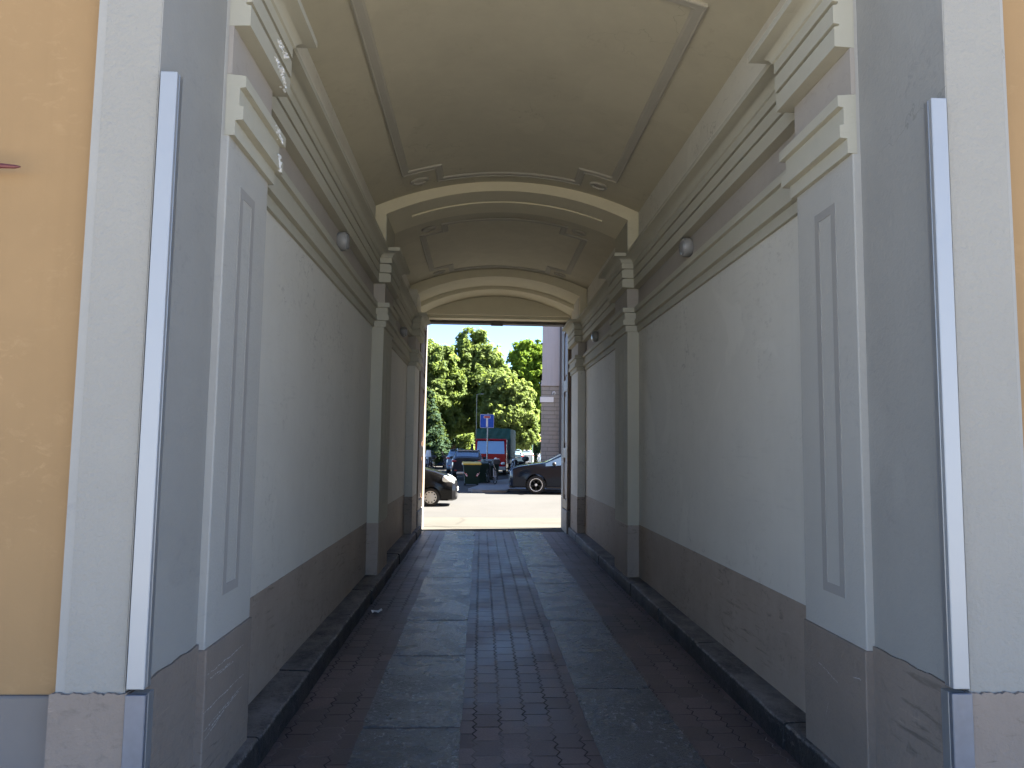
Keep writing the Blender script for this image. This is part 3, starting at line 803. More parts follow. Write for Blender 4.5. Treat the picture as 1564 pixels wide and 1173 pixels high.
def car(name, loc, rz, paint, st, hubs, r, W, wk='alloy', label='', cat='car', extras=None):
    """st: stations from nose (x=0) backwards: (x, z_low, z_mid, z_belt, z_top, half-width scale, top-width scale, type of the interval AFTER it)"""
    root = empty(name, loc, rz); tag(root, label, cat)
    hw = W / 2
    rings = []
    bm = bmesh.new()
    for (x, zl, zm, zb, zt, ws, wt, ty) in st:
        w = hw * ws
        half = [(0, zl), (w * .80, zl), (w * .94, zl + .04), (w, zm), (w * .985, (zm + zb) / 2), (w * .955, zb), (w * (wt + .05), zb + (zt - zb) * .80), (w * wt, zb + (zt - zb) * .95), (w * wt * .8, zt), (0, zt + .012)]
        ring = [bm.verts.new((x, y, z)) for y, z in half] + [bm.verts.new((x, -y, z)) for y, z in half[-2:0:-1]]
        rings.append(ring)
    gl = {'windscreen': [], 'side_window': [], 'side_window_': [], 'rear_window': []}
    n = len(rings[0])
    body_faces = []
    for i in range(len(rings) - 1):
        a, b = rings[i], rings[i + 1]; ty = st[i][7]
        for k in range(n):
            f = bm.faces.new((a[k], a[(k + 1) % n], b[(k + 1) % n], b[k]))
            up = k in (7, 8, 9, 10); side = k in (5, 12)
            key = None
            if ty == 'ws' and k in (7, 8, 9, 10): key = 'windscreen'
            if ty == 'rw' and k in (7, 8, 9, 10): key = 'rear_window'
            if ty in ('cab', 'ws') and side: key = 'side_window' + ('' if k == 5 else '_')
            if key: gl[key].append(f)
    bm.faces.new(rings[0][::-1]); bm.faces.new(rings[-1])
    # glass: separate meshes, a little inside an inset frame
    for key, fs in gl.items():
        if not fs: continue
        g = bmesh.new(); vm = {}
        for f in fs:
            vv = []
            for v in f.verts:
                if v not in vm: vm[v] = g.verts.new(v.co)
                vv.append(vm[v])
            g.faces.new(vv)
        bmesh.ops.recalc_face_normals(g, faces=g.faces)
        cen = Vector((sum(s_[0] for s_ in st) / len(st), 0, .7))
        for v in g.verts: v.co += (v.co - cen).normalized() * .004
        for e_i in range(1): bmesh.ops.inset_region(g, faces=g.faces, thickness=.02, use_boundary=True)
        dele = [f for f in g.faces if any(e.is_boundary for e in f.edges)]
        bmesh.ops.delete(g, geom=dele, context='FACES')
        if len(g.faces): link(key.rstrip('_'), g, m_glass, root, 60)
        else: g.free()
    body = link('body', bm, paint, root, 28)
    cut = []
    for hx in hubs:
        c = bmesh.new(); lathe(c, [(-hw - .3, r * 1.16), (hw + .3, r * 1.16)], 36, 'y', (hx, 0, r))
        co = link('cutter', c, m_black); cut.append(co)
    # cutters live in world space: move body temporarily to the origin
    body.parent = None
    bake_boolean(body, cut)
    body.parent = root
    bm = B(((st[-1][0] + .35, -hw * .82, st[len(st) // 2][1] - .0), (st[0][0] - .25, hw * .82, .45)))
    link('underbody', bm, m_black, root)
    for hx in hubs:
        for sd in (1, -1):
            t, rim, holes = wheel_mesh(wk, r, .19)
            M = Matrix.Translation((hx, -sd * (hw - .10), r)) @ (Matrix.Identity(4) if sd > 0 else Matrix.Rotation(PI, 4, 'Z'))
            for b_ in (t, rim, holes): bmesh.ops.transform(b_, matrix=M, verts=b_.verts)
            w = link('wheel', t, m_rubber, root, 40)
            if wk == 'cover':
                tmp = bpy.data.meshes.new('tmp'); holes.to_mesh(tmp); holes.free(); nf = len(rim.faces); rim.from_mesh(tmp); bpy.data.meshes.remove(tmp)
                rim.faces.ensure_lookup_table()
                for f in rim.faces[nf:]: f.material_index = 1
                ro = link('rim', rim, m_cap, w, 40); ro.data.materials.append(m_black)
            else:
                link('rim', rim, m_chrome_d, w, 40); link('rim_barrel', holes, m_black, w, 40)
    if extras: extras(root, hw)
    return root
m_chrome_d = plain('alloy', (.80, .80, .80), .5, .0)

def blob(bm, c, s, sub=2, M=None):
    g = bmesh.ops.create_icosphere(bm, subdivisions=sub, radius=1.0)
    for v in g['verts']:
        q = Vector((math.copysign(abs(v.co.x) ** .7, v.co.x) * s[0], math.copysign(abs(v.co.y) ** .7, v.co.y) * s[1], math.copysign(abs(v.co.z) ** .7, v.co.z) * s[2]))
        if M is not None: q = M @ q
        v.co = q + Vector(c)
def lamp(root, name, c, s, m, M=None):
    bm = bmesh.new(); blob(bm, c, s, 2, M); link(name, bm, m, root, 'full')

def city_extras(root, hw):
    for s in (1, -1):
        lamp(root, 'headlight', (-.235, s * hw * .82, .69), (.20, .08, .11), m_lens, Matrix.Rotation(R(28), 3, 'Y') @ Matrix.Rotation(s * R(-24), 3, 'Z'))
        lamp(root, 'indicator', (-.115, s * hw * .74, .515), (.075, .06, .04), m_lens, Matrix.Rotation(s * R(-30), 3, 'Z'))
        lamp(root, 'fog_light', (-.105, s * hw * .72, .38), (.06, .07, .055), m_lens)
        lamp(root, 'fog_lamp_hole', (-.075, s * hw * .735, .375), (.05, .05, .03), m_black)
        lamp(root, 'door_mirror', (-1.32, s * (hw + .07), .98), (.06, .09, .07), m_cpblack)
    bm = bmesh.new()
    box(bm, (-.16, -hw * .70, .185), (.012, hw * .70, .31), .03, 2); link('front_bumper', bm, m_black, root, 40)
    bm = bmesh.new(); box(bm, (-.1, -.26, .40), (.022, .26, .50), .01); link('number_plate', bm, m_plate, root)
city_st = [(0, .22, .38, .50, .56, .70, .80, ''), (-.03, .17, .38, .56, .63, .82, .8, ''), (-.12, .15, .40, .62, .72, .93, .82, ''), (-.30, .15, .42, .70, .83, .985, .84, ''), (-.60, .15, .45, .79, .94, 1, .85, ''), (-.90, .15, .46, .84, 1.02, 1, .84, ''),
           (-1.02, .15, .46, .87, 1.05, 1, .82, 'ws'), (-1.42, .15, .46, .90, 1.30, 1, .76, 'p'), (-1.47, .15, .46, .90, 1.315, 1, .76, 'cab'), (-2.10, .15, .46, .92, 1.36, 1, .76, 'p'), (-2.16, .15, .46, .92, 1.36, 1, .76, 'cab'),
           (-2.75, .15, .46, .95, 1.33, 1, .74, 'rw'), (-3.10, .2, .46, .95, 1.02, .97, .74, ''), (-3.2, .25, .46, .85, .95, .9, .74, '')]
car('city_car', (-.644, 20.10 + .73, 0), 0, m_cpblack, city_st, (-.70, -2.72), .247, 1.46, 'cover', 'black city car with pale pressed wheel covers and round headlights entering from the left', 'car', city_extras)

def suv_extras(root, hw):
    for s in (1, -1):
        lamp(root, 'headlight', (-.17, s * hw * .80, .78), (.20, .06, .045), m_lens, Matrix.Rotation(s * R(-22), 3, 'Z') @ Matrix.Rotation(R(8), 3, 'Y'))
        lamp(root, 'fog_light', (-.09, s * hw * .74, .40), (.04, .07, .07), m_lens)
        lamp(root, 'door_mirror', (-1.52, s * (hw + .08), 1.06), (.07, .10, .065), m_black)
    bm = bmesh.new(); box(bm, (-.10, -hw * .55, .42), (.014, hw * .55, .66), .03, 2); link('grille', bm, m_black, root)
    bm = bmesh.new(); box(bm, (-.20, -hw * .72, .20), (.03, hw * .72, .30), .03, 2); link('front_bumper', bm, m_black, root)
    for s in (1, -1):
        bm = bmesh.new(); box(bm, (-2.95, s * hw * .96 - .02, .20), (-1.25, s * hw * .96 + .025, .27), .015); link('sill_trim', bm, m_black, root)
suv_st = [(0, .30, .50, .68, .74, .72, .84, ''), (-.02, .25, .50, .76, .82, .84, .84, ''), (-.09, .22, .50, .82, .89, .94, .86, ''), (-.28, .22, .52, .88, .965, .99, .88, ''), (-.75, .22, .53, .94, 1.04, 1, .88, ''), (-1.12, .22, .53, .97, 1.095, 1, .87, ''),
          (-1.22, .22, .52, .96, 1.105, 1, .84, 'ws'), (-1.80, .22, .52, 1.0, 1.40, 1, .76, 'p'), (-1.86, .22, .52, 1.0, 1.42, 1, .75, 'cab'), (-2.50, .22, .52, 1.02, 1.49, 1, .74, 'p'), (-2.57, .22, .52, 1.02, 1.49, 1, .74, 'cab'),
          (-3.3, .22, .52, 1.05, 1.44, 1, .72, 'rw'), (-3.75, .25, .52, 1.05, 1.14, .97, .74, ''), (-3.95, .35, .52, .95, 1.08, .90, .74, '')]
car('suv', (1.04, 25.86 + .84, 0), PI, m_cpdark, suv_st, (-.90, -3.15), .325, 1.70, 'alloy', 'glossy dark blue suv with split-spoke alloy wheels parked by the corner building', 'car', suv_extras)

def rear_extras(bars, platec=m_plate, bump=m_steel):
    def f(root, hw):
        xr = -3.95
        for s in (1, -1):
            lamp(root, 'tail_light', (xr + .06, s * hw * .78, .93), (.07, .15, .075), m_red)
            lamp(root, 'reflector', (xr + .03, s * hw * .72, .48), (.04, .09, .03), m_red)
            lamp(root, 'door_mirror', (-1.5, s * (hw + .08), 1.06), (.07, .10, .065), m_black)
            if bars:
                bm = bmesh.new(); tube(bm, [(-1.95, s * hw * .68, 1.49), (-2.1, s * hw * .68, 1.535), (-3.1, s * hw * .66, 1.53), (-3.25, s * hw * .66, 1.46)], .018, 8); link('roof_rail', bm, m_chrome, root, 40)
        bm = bmesh.new(); box(bm, (xr - .02, -.26, .76), (xr + .1, .26, .86), .008); link('number_plate', bm, platec, root)
        bm = bmesh.new(); box(bm, (xr - .03, -hw * .66, .26), (xr + .2, hw * .66, .42), .04, 2); link('rear_bumper', bm, bump, root, 40)
        bm = bmesh.new(); box(bm, (-3.42, -hw * .66, 1.43), (-3.2, hw * .66, 1.465), .01); link('roof_spoiler', bm, m_black if not bars else m_steel, root)
    return f
car('suv', (-.67, 36.2 + 3.95, 0), PI / 2, m_cpdark, suv_st, (-.90, -3.15), .30, 1.56, 'alloy', 'dark suv seen from behind with red tail lights and roof rails behind the green bins', 'car', rear_extras(True))
car('hatchback', (-1.35, 45.2 + 3.95, 0), PI / 2, m_cpsilver, suv_st, (-.90, -3.15), .30, 1.56, 'alloy', 'pale blue car parked beyond the dark suv, mostly hidden by it', 'car', rear_extras(False))
car('hatchback', (-3.45, 55, 0), -PI / 2, m_cpblue, [(x, a, b, c, d * .92 if d > .9 else d, e, f, g) for (x, a, b, c, d, e, f, g) in suv_st], (-.90, -3.15), .29, 1.55, 'alloy', 'dark blue hatchback facing the camera under the trees at far left', 'car', suv_extras)
car('suv', (4.22, 69.5 + 3.95, 0), PI / 2, m_cpwhite, [(x, a, b, c, d * .95, e, f, g) for (x, a, b, c, d, e, f, g) in suv_st], (-.90, -3.15), .30, 1.56, 'alloy', 'white suv seen from behind parked between the red truck and the corner building', 'car', rear_extras(False, m_plate, m_cpwhite))
car('hatchback', (2.75, 60.5 + 3.95, 0), PI / 2, m_cpsilver, suv_st, (-.90, -3.15), .30, 1.50, 'alloy', 'pale blue car half hidden behind the green side of the truck', 'car', rear_extras(False, m_plate, m_cpsilver))
car('hatchback', (5.75, 66, 0), PI / 2, m_cpwhite, suv_st, (-.90, -3.15), .30, 1.50, 'alloy', 'white car peeping past the stone corner of the building', 'car', rear_extras(False, m_plate, m_cpwhite))

# red truck with green tarpaulin, front towards us, turned a little
tk = empty('truck', (.545, 42.9, 0), R(-7)); tag(tk, 'red truck facing the camera with green tarpaulin cover and wide windscreen', 'truck')
hw = .92
bm = bmesh.new()
prism(bm, [(0, .42), (0, 1.20), (.16, 2.02), (.24, 2.12), (1.35, 2.14), (1.40, .42)], 'x', -hw, hw)
bmesh.ops.bevel(bm, geom=[e for e in bm.edges if abs(e.verts[0].co.x - e.verts[1].co.x) < .01], offset=.05, segments=3, affect='EDGES')
link('cab', bm, m_cptruck, tk, 40)
bm = bmesh.new()
vs = [bm.verts.new(p) for p in ((-hw + .10, .028 - .022, 1.25), (hw - .10, .028 - .022, 1.25), (hw - .15, .150 - .020, 1.99), (-hw + .15, .150 - .020, 1.99))]
vb = [bm.verts.new((v.co.x, v.co.y + .02, v.co.z)) for v in vs]
for q in ((0, 1, 2, 3),): bm.faces.new([vs[i] for i in q])
bm.faces.new(vb[::-1])
for k in range(4): bm.faces.new((vs[k], vb[k], vb[(k + 1) % 4], vs[(k + 1) % 4]))
link('windscreen', bm, m_glass, tk)
link('roof_visor', B(((-hw + .06, -.02, 2.02), (hw - .06, .22, 2.09)), bev=.02), m_cptruck, tk)
link('grille', B(((-.55, -.02, .62), (.55, .02, .84)), bev=.01), m_black, tk)
link('bumper', B(((-hw, -.10, .30), (hw, .12, .52)), bev=.03, seg=2), m_galv, tk)
for s in (1, -1):
    lamp(tk, 'headlight', (s * .74, -.03, .70), (.12, .05, .09), m_lens)
    bm = bmesh.new(); tube(bm, [(s * (hw - .02), .12, 1.9), (s * (hw + .14), .05, 1.85), (s * (hw + .16), .05, 1.45), (s * (hw - .02), .08, 1.35)], .014, 6); box(bm, (s * (hw + .16) - .07, .03, 1.48), (s * (hw + .16) + .07, .08, 1.80), .01); link('mirror', bm, m_black, tk)
    bm = bmesh.new(); box(bm, (s * (hw + .004) - .006, .32, 1.25), (s * (hw + .004) + .006, 1.1, 1.95), .004); link('side_window', bm, m_glass, tk)
    for yy in (.62, 3.9):
        t = bmesh.new(); lathe(t, [(-.1, .22), (-.1, .34), (-.07, .38), (.07, .38), (.1, .34), (.1, .22)], 30, 'x', (s * .78, yy, .38)); wv = link('wheel', t, m_rubber, tk, 40)
        t = bmesh.new(); lathe(t, [(s * .06, .22), (s * .10, .20), (s * .06, .08)], 24, 'x', (s * .78, yy, .38)); link('rim', t, m_galv, wv, 40)
text('OM CARGO' if False else '', .1, m_white, tk, 'lettering', (.36, -.012, .93), (PI / 2, 0, 0)) if False else None
bm = bmesh.new()
for (xa, xb, za, zb) in ((.20, .27, .95, .975), (.275, .34, .945, .975), (.345, .40, .95, .978), (.405, .49, .947, .975), (.495, .53, .95, .972)): box(bm, (xa, -.006, za), (xb, .002, zb), 0)
link('badge_lettering', bm, m_white, tk)
link('chassis', B(((-.5, .5, .45), (.5, 5.2, .66))), m_black, tk)
# tarpaulin body, sagging between its hoops
bm = bmesh.new(); nx, ny = 14, 22; tw = 1.04
def tz(u, v): return 2.78 - .05 * abs(u) ** 3 - .035 * abs(math.sin(v * PI * 4)) + .012 * math.sin(u * 9 + v * 21)
grid = [[bm.verts.new((u * tw, 1.45 + v * 4.0, tz(u, v))) for u in [(-1 + 2 * i / nx) for i in range(nx + 1)]] for v in [j / ny for j in range(ny + 1)]]
for j in range(ny):
    for i in range(nx): bm.faces.new((grid[j][i], grid[j][i + 1], grid[j + 1][i + 1], grid[j + 1][i]))
nz = 10
def wallgrid(f, nu):
    g = [[bm.verts.new(f(i / nu, k / nz)) for i in range(nu + 1)] for k in range(nz + 1)]
    for k in range(nz):
        for i in range(nu): bm.faces.new((g[k][i], g[k][i + 1], g[k + 1][i + 1], g[k + 1][i]))
for s in (1, -1):
    wallgrid(lambda u, w: (s * (tw + .02 * math.sin(u * 26 + w * 3) * (w) * 1.0), 1.45 + u * 4.0, 2.73 - w * 1.85 - .03 * abs(math.sin(u * PI * 4)) * (1 - w)), 44)
for yy, s in ((1.45, -1), (5.45, 1)):
    wallgrid(lambda u, w: ((2 * u - 1) * tw, yy + s * .03 * math.sin(w * 9 + 5 * abs(u - .5)) * w + s * .02 * math.sin(u * 30 + w * 14), tz(2 * u - 1, 0 if s < 0 else 1) - w * 1.85), 30)
bmesh.ops.remove_doubles(bm, verts=bm.verts, dist=.02)
link('tarpaulin', bm, m_tarp, tk, 50)
link('load_bed', B(((-1.02, 1.46, .66), (1.02, 5.44, .90)), bev=.01), m_galv, tk)

# scooters
def scooter(loc, rz, col, screen, label):
    o = empty('scooter', loc, rz); tag(o, label, 'scooter', 'parked scooters')
    for x, nm in ((.56, 'wheel'), (-.52, 'wheel')):
        t = bmesh.new(); lathe(t, [(-.05, .15), (-.055, .20), (-.03, .235), (.03, .235), (.055, .20), (.05, .15)], 26, 'y', (x, 0, .235)); w = link('wheel', t, m_rubber, o, 40)
        t = bmesh.new(); lathe(t, [(-.03, .155), (-.035, .05), (.035, .05), (.03, .155)], 20, 'y', (x, 0, .235)); link('rim', t, m_galv, w, 40)
    b = bmesh.new()
    blob(b, (-.42, 0, .52), (.40, .17, .20)); blob(b, (.34, 0, .62), (.10, .20, .30), 2, Matrix.Rotation(R(-18), 3, 'Y')); box(b, (-.15, -.15, .24), (.36, .15, .31), .03); blob(b, (.56, 0, .46), (.20, .09, .05)); link('body', b, col, o, 'full')
    b = bmesh.new(); tube(b, [(.55, .07, .24), (.42, .06, .70), (.33, 0, .95)], .022, 8); tube(b, [(.55, -.07, .24), (.42, -.06, .70)], .022, 8); link('fork', b, m_galv, o, 40)
    b = bmesh.new(); tube(b, [(.22, .32, .98), (.32, .18, .99), (.33, 0, .96), (.32, -.18, .99), (.22, -.32, .98)], .018, 8); link('handlebar', b, m_black, o, 40)
    lamp(o, 'seat', (-.40, 0, .74), (.36, .15, .06), m_black)
    lamp(o, 'headlight', (.43, 0, .86), (.05, .09, .07), m_lens)
    lamp(o, 'top_box', (-.82, 0, .92), (.17, .19, .15), m_black)
    for s in (1, -1):
        b = bmesh.new(); tube(b, [(.25, s * .28, 1.0), (.27, s * .34, 1.18)], .008, 6); blob(b, (.27, s * .36, 1.21), (.015, .06, .04)); link('mirror', b, m_black, o, 40)
    if screen:
        b = bmesh.new(); n = 8; g = []
        for k in range(5): g.append([b.verts.new((.42 - .12 * k / 4 - .10 * ((i / n - .5) * 2) ** 2, (i / n - .5) * .46 * (1 - .10 * k), .95 + .44 * k / 4)) for i in range(n + 1)])
        for k in range(4):
            for i in range(n): b.faces.new((g[k][i], g[k][i + 1], g[k + 1][i + 1], g[k + 1][i]))
        bmesh.ops.solidify(b, geom=b.faces, thickness=.012); link('windshield', b, m_white, o, 40)
    return o
scooter((-3.42, 49.5, 0), R(-105), m_cpgrey, True, 'dark scooter with tall pale windshield parked in front of the blue hatchback')
scooter((2.02, 40.6, .085), R(-125), m_cpblack, False, 'black scooter with top box parked on the pavement beside the truck')

scooter((-2.4, 52.0, 0), R(-80), m_cpgrey, False, 'dark scooter between the blue hatchback and the pale blue car')
# wheelie bins
def wheelie(loc, rz, lidm, label, refl=True):
    o = empty('wheelie_bin', loc, rz); tag(o, label, 'bin', 'wheelie bins at the pavement corner')
    b = bmesh.new()
    vs = []
    for z, w, d in ((.08, .27, .24), (.14, .29, .26), (.78, .345, .33), (.84, .365, .35), (.88, .365, .35)):
        vs.append([b.verts.new((x, y, z)) for x, y in ((-w, -d), (-w * .9, -d * 1.03), (w * .9, -d * 1.03), (w, -d), (w, d), (-w, d))])
    for a, c in zip(vs, vs[1:]):
        for k in range(6): b.faces.new((a[k], a[(k + 1) % 6], c[(k + 1) % 6], c[k]))
    b.faces.new(vs[0][::-1]); b.faces.new(vs[-1]); link('body', b, m_bingreen, o, 40)
    b = bmesh.new(); prism(b, [(-.39, .88), (-.40, .92), (-.30, .965), (.30, 1.0), (.37, .96), (.37, .88)], 'x', -.385, .385)
    bmesh.ops.bevel(b, geom=b.edges[:], offset=.012, segments=2, affect='EDGES'); link('lid', b, lidm, o, 40)
    b = bmesh.new(); tube(b, [(-.30, .40, .93), (.30, .40, .93)], .018, 8); link('handle', b, m_black, o, 40)
    for s in (1, -1):
        t = bmesh.new(); lathe(t, [(-.03, .06), (-.035, .1), (.035, .1), (.03, .06)], 20, 'x', (s * .26, .28, .1)); link('wheel', t, m_rubber, o, 40)
        if refl:
            t = bmesh.new(); M = Matrix.Rotation(s * R(28), 4, 'Y')
            v = box(t, (-.035, -.012, -.11), (.035, .0, .11), .003); bmesh.ops.transform(t, matrix=Matrix.Translation((s * .25, -.30, .50)) @ M, verts=t.verts); link('reflector', t, m_refl, o)
    return o
m_refl, tt = mat('striped_reflector'); cc = tt.coord(); xx, yy, zz = tt.sep(cc)
st_ = tt.math('GREATER_THAN', tt.math('FRACT', tt.math('MULTIPLY', tt.math('ADD', xx, zz), 11.0)), .5)
tt.set(color=tt.mix(st_, (.75, .73, .72), (.55, .05, .04)), rough=.3)
wheelie((-.385, 31.3, -.004), R(4), m_yelplastic, 'dark green wheelie bin with yellow lid and striped reflectors')
wheelie((.08, 32.3, -.004), R(-6), m_bingreen, 'dark green wheelie bin behind the yellow-lidded one', False)
wheelie((.44, 33.3, .085), R(8), m_bingreen, 'dark green wheelie bin standing behind the bicycle', False)

# bicycle
bk = empty('bicycle', (.44, 31.35, .085), R(-72)); tag(bk, 'dark bicycle with wire wheels leaning by the road sign pole', 'bicycle')
def bwheel(x):
    t = bmesh.new(); n = 30
    tube(t, [(x + .29 * math.cos(2 * PI * k / n), 0, .31 + .29 * math.sin(2 * PI * k / n)) for k in range(n + 1)], .018, 8, False)
    w = link('wheel', t, m_rubber, bk, 'full')
    t = bmesh.new()
    for k in range(18):
        a = 2 * PI * k / 18; tube(t, [(x, .03 * (-1) ** k, .31), (x + .275 * math.cos(a), 0, .31 + .275 * math.sin(a))], .003, 4)
    tube(t, [(x, -.04, .31), (x, .04, .31)], .02, 8); link('spokes', t, m_steel, w)
bwheel(.50); bwheel(-.50)
t = bmesh.new(); A, Bq, Cq, D, E_ = (-.50, 0, .31), (-.06, 0, .28), (-.20, 0, .80), (.36, 0, .78), (.34, 0, .86)
for p, q in ((A, Bq), (A, Cq), (Bq, Cq), (Bq, D), (Cq, D)): tube(t, [p, q], .017, 8)
link('frame', t, m_black, bk, 40)
t = bmesh.new(); tube(t, [(.50, .05, .31), (.41, .04, .66), (.36, 0, .78), (.33, 0, .95)], .016, 8); tube(t, [(.50, -.05, .31), (.41, -.04, .66)], .016, 8); link('fork', t, m_steel, bk, 40)
t = bmesh.new(); tube(t, [(.20, .30, .98), (.34, .22, 1.0), (.35, 0, .97), (.34, -.22, 1.0), (.20, -.30, .98)], .014, 8); link('handlebar', t, m_steel, bk, 40)
lamp(bk, 'saddle', (-.24, 0, .90), (.14, .08, .035), m_black)
t = bmesh.new(); tube(t, [(-.20, 0, .80), (-.23, 0, .88)], .014, 8); link('seat_post', t, m_steel, bk)
t = bmesh.new(); tube(t, [(-.06, -.10, .28), (-.06, .10, .28)], .012, 6); box(t, (-.02, .10, .13), (.10, .18, .15)); box(t, (-.22, -.18, .41), (-.10, -.10, .43)); link('pedals', t, m_black, bk)
t = bmesh.new(); box(t, (.44, -.14, .82), (.70, .14, 1.02), .02); link('basket', t, m_black, bk)
lamp(bk, 'lamp', (.56, 0, 1.06), (.05, .05, .05), m_lens)

# dead-end road sign
sg = empty('dead_end_sign', (.30, 34.2, .085)); tag(sg, 'square blue dead-end road sign with white T and red bar on a steel pole', 'road sign')
t = bmesh.new(); tube(t, [(-.03, 0, 0), (0, 0, 3.1)], .028, 12); link('pole', t, m_galv, sg, 40)
def rounded(w, h, r, n=5):
    p = []
    for cx_, cz_, a0 in ((w - r, h - r, 0), (-w + r, h - r, 90), (-w + r, -h + r, 180), (w - r, -h + r, 270)):
        for k in range(n + 1):
            a = R(a0 + 90 * k / n); p.append((cx_ + r * math.cos(a), cz_ + r * math.sin(a)))
    return p
def signplate(w, h, r, y0, y1, cz, m, name, parent, cx_=0.0):
    t = bmesh.new(); prism(t, [(x + cx_, z + cz) for x, z in rounded(w, h, r)], 'y', y0, y1); return link(name, t, m, parent)
SZ = 2.745
plate = signplate(.32, .314, .035, -.045, -.032, SZ, m_white, 'plate', sg, -.045)
signplate(.307, .301, .028, -.049, -.0455, SZ, m_signblue, 'blue_field', plate, -.045)
link('white_stem', B(((-.045 - .045, -.053, SZ - .27), (-.045 + .045, -.0495, SZ + .125))), m_white, plate)
link('white_border_bar', B(((-.045 - .155, -.053, SZ + .127), (-.045 + .155, -.0495, SZ + .245))), m_white, plate)
link('red_bar', B(((-.045 - .135, -.057, SZ + .145), (-.045 + .135, -.0535, SZ + .228))), m_signred, plate)
link('bracket', B(((-.06, -.031, SZ + .10), (.06, .03, SZ + .13)), ((-.06, -.031, SZ - .13), (.06, .03, SZ - .10))), m_galv, sg)
# a lamp post standing in front of the trees
lp = empty('lamp_post', (-.35, 50.5, 0)); tag(lp, 'slim pale lamp post rising before the big green trees', 'lamp post')
t = bmesh.new(); tube(t, [(0, 0, 0), (0, 0, 1.0), (0, 0, 5.25)], [.05, .03, .022], 10); tube(t, [(0, 0, 5.22), (.12, 0, 5.26), (.30, 0, 5.27)], .018, 8); link('pole', t, plain('pale_post', (.30, .29, .22), .6), lp, 40)
lamp(lp, 'lamp_head', (.36, 0, 5.27), (.11, .06, .03), m_lampw)
# white-armed sign by the corner
ss = empty('street_sign', (4.05, 58.5, .0)); tag(ss, 'small pale green panel sign on a thin pole left of the stone corner', 'road sign')
t = bmesh.new(); tube(t, [(0, 0, 0), (0, 0, 2.7)], .035, 10); link('pole', t, plain('green_pole', (.10, .22, .15), .5), ss, 40)
link('panel', B(((-.32, -.05, 2.05), (.26, -.036, 2.60)), bev=.004), plain('pale_green_panel', (.45, .58, .48), .5), ss)
link('arm', B(((.05, -.03, 2.62), (1.1, .02, 2.72)), bev=.004), m_white, ss)

# ------------------------------------------------------------------ trees and planting
def tree(name, loc, h, blobs, leafm, label, n, leaf=.17, seed=1, trunk_r=.22, group='trees beyond the street'):
    """blobs: (x, y, z, rx, ry, rz) crown masses relative to the trunk base"""
    rr = random.Random(seed); o = empty(name, loc); tag(o, label, 'tree', group)
    t = bmesh.new()
    zc = min(b[2] for b in blobs)
    tube(t, [(0, 0, -.05), (.05, 0, zc * .45), (-.05, .05, zc), (0, 0, h * .62)], [trunk_r * 1.25, trunk_r, trunk_r * .8, trunk_r * .3], 10)
    for b in blobs:
        m1 = Vector((b[0] * .35, b[1] * .35, zc * .75 + b[2] * .15)); e = Vector((b[0], b[1], b[2] + b[5] * .3))
        tube(t, [Vector((0, 0, zc * .6)), m1, m1.lerp(e, .5) + Vector((0, 0, .15)), e], [trunk_r * .6, trunk_r * .45, trunk_r * .28, .03], 7)
    link('trunk', t, m_bark, o, 50)
    verts, faces = [], []
    vol = [b[3] * b[4] * b[5] for b in blobs]; tot = sum(v ** .67 for v in vol)
    for b, v in zip(blobs, vol):
        cnt = int(n * v ** .67 / tot)
        ncl = max(8, cnt // 42); cl = []
        for _ in range(ncl):
            d = Vector((rr.gauss(0, 1), rr.gauss(0, 1), rr.gauss(0, 1))).normalized(); k = rr.uniform(.62, 1.02)
            cl.append((Vector((b[0] + d.x * b[3] * k, b[1] + d.y * b[4] * k, b[2] + d.z * b[5] * k)), d, rr.uniform(.32, .62) * min(1.0, b[3] * .5)))
        for i in range(cnt):
            c, d, cr = cl[rr.randrange(ncl)]
            q = Vector((rr.gauss(0, 1), rr.gauss(0, 1), rr.gauss(0, .75))); q = q.normalized() * cr * rr.random() ** .45
            p = c + q
            nrm = (q.normalized() * .55 + d * .35 + Vector((rr.gauss(0, .32), rr.gauss(0, .32), rr.gauss(0, .32) + .3))).normalized()
            a = nrm.orthogonal().normalized(); a.rotate(Matrix.Rotation(rr.random() * 6.28, 3, nrm)); bb = nrm.cross(a)
            s = leaf * rr.uniform(.6, 1.3); k0 = len(verts)
            for (u, w, z) in ((-1, 0, 0), (0, -.55, .12), (1, 0, -.1), (0, .55, .12)): verts.append(p + a * u * s + bb * w * s + nrm * z * s)
            faces.append((k0, k0 + 1, k0 + 2, k0 + 3))
    me = bpy.data.meshes.new('crown'); me.from_pydata([tuple(v) for v in verts], [], faces); me.materials.append(leafm)
    c = bpy.data.objects.new('crown', me); COL.objects.link(c); c.parent = o
    return o
G = 'big trees across the street'
tree('broadleaf_tree', (-4.4, 57.5, 0), 10.0, [(-1.0, 0, 7.8, 2.2, 2.2, 2.0), (.7, -.4, 7.9, 1.8, 1.7, 1.9), (-1.6, -.6, 5.2, 1.9, 1.8, 1.8), (.2, -.8, 5.0, 2.1, 1.8, 1.8), (1.6, -.2, 6.1, 1.6, 1.5, 1.7), (-.3, -.9, 3.0, 1.9, 1.6, 1.4), (1.5, -.6, 3.6, 1.5, 1.4, 1.4)], m_leaf1, 'leftmost big green tree with rounded top', 30000, .18, 11, group=G)
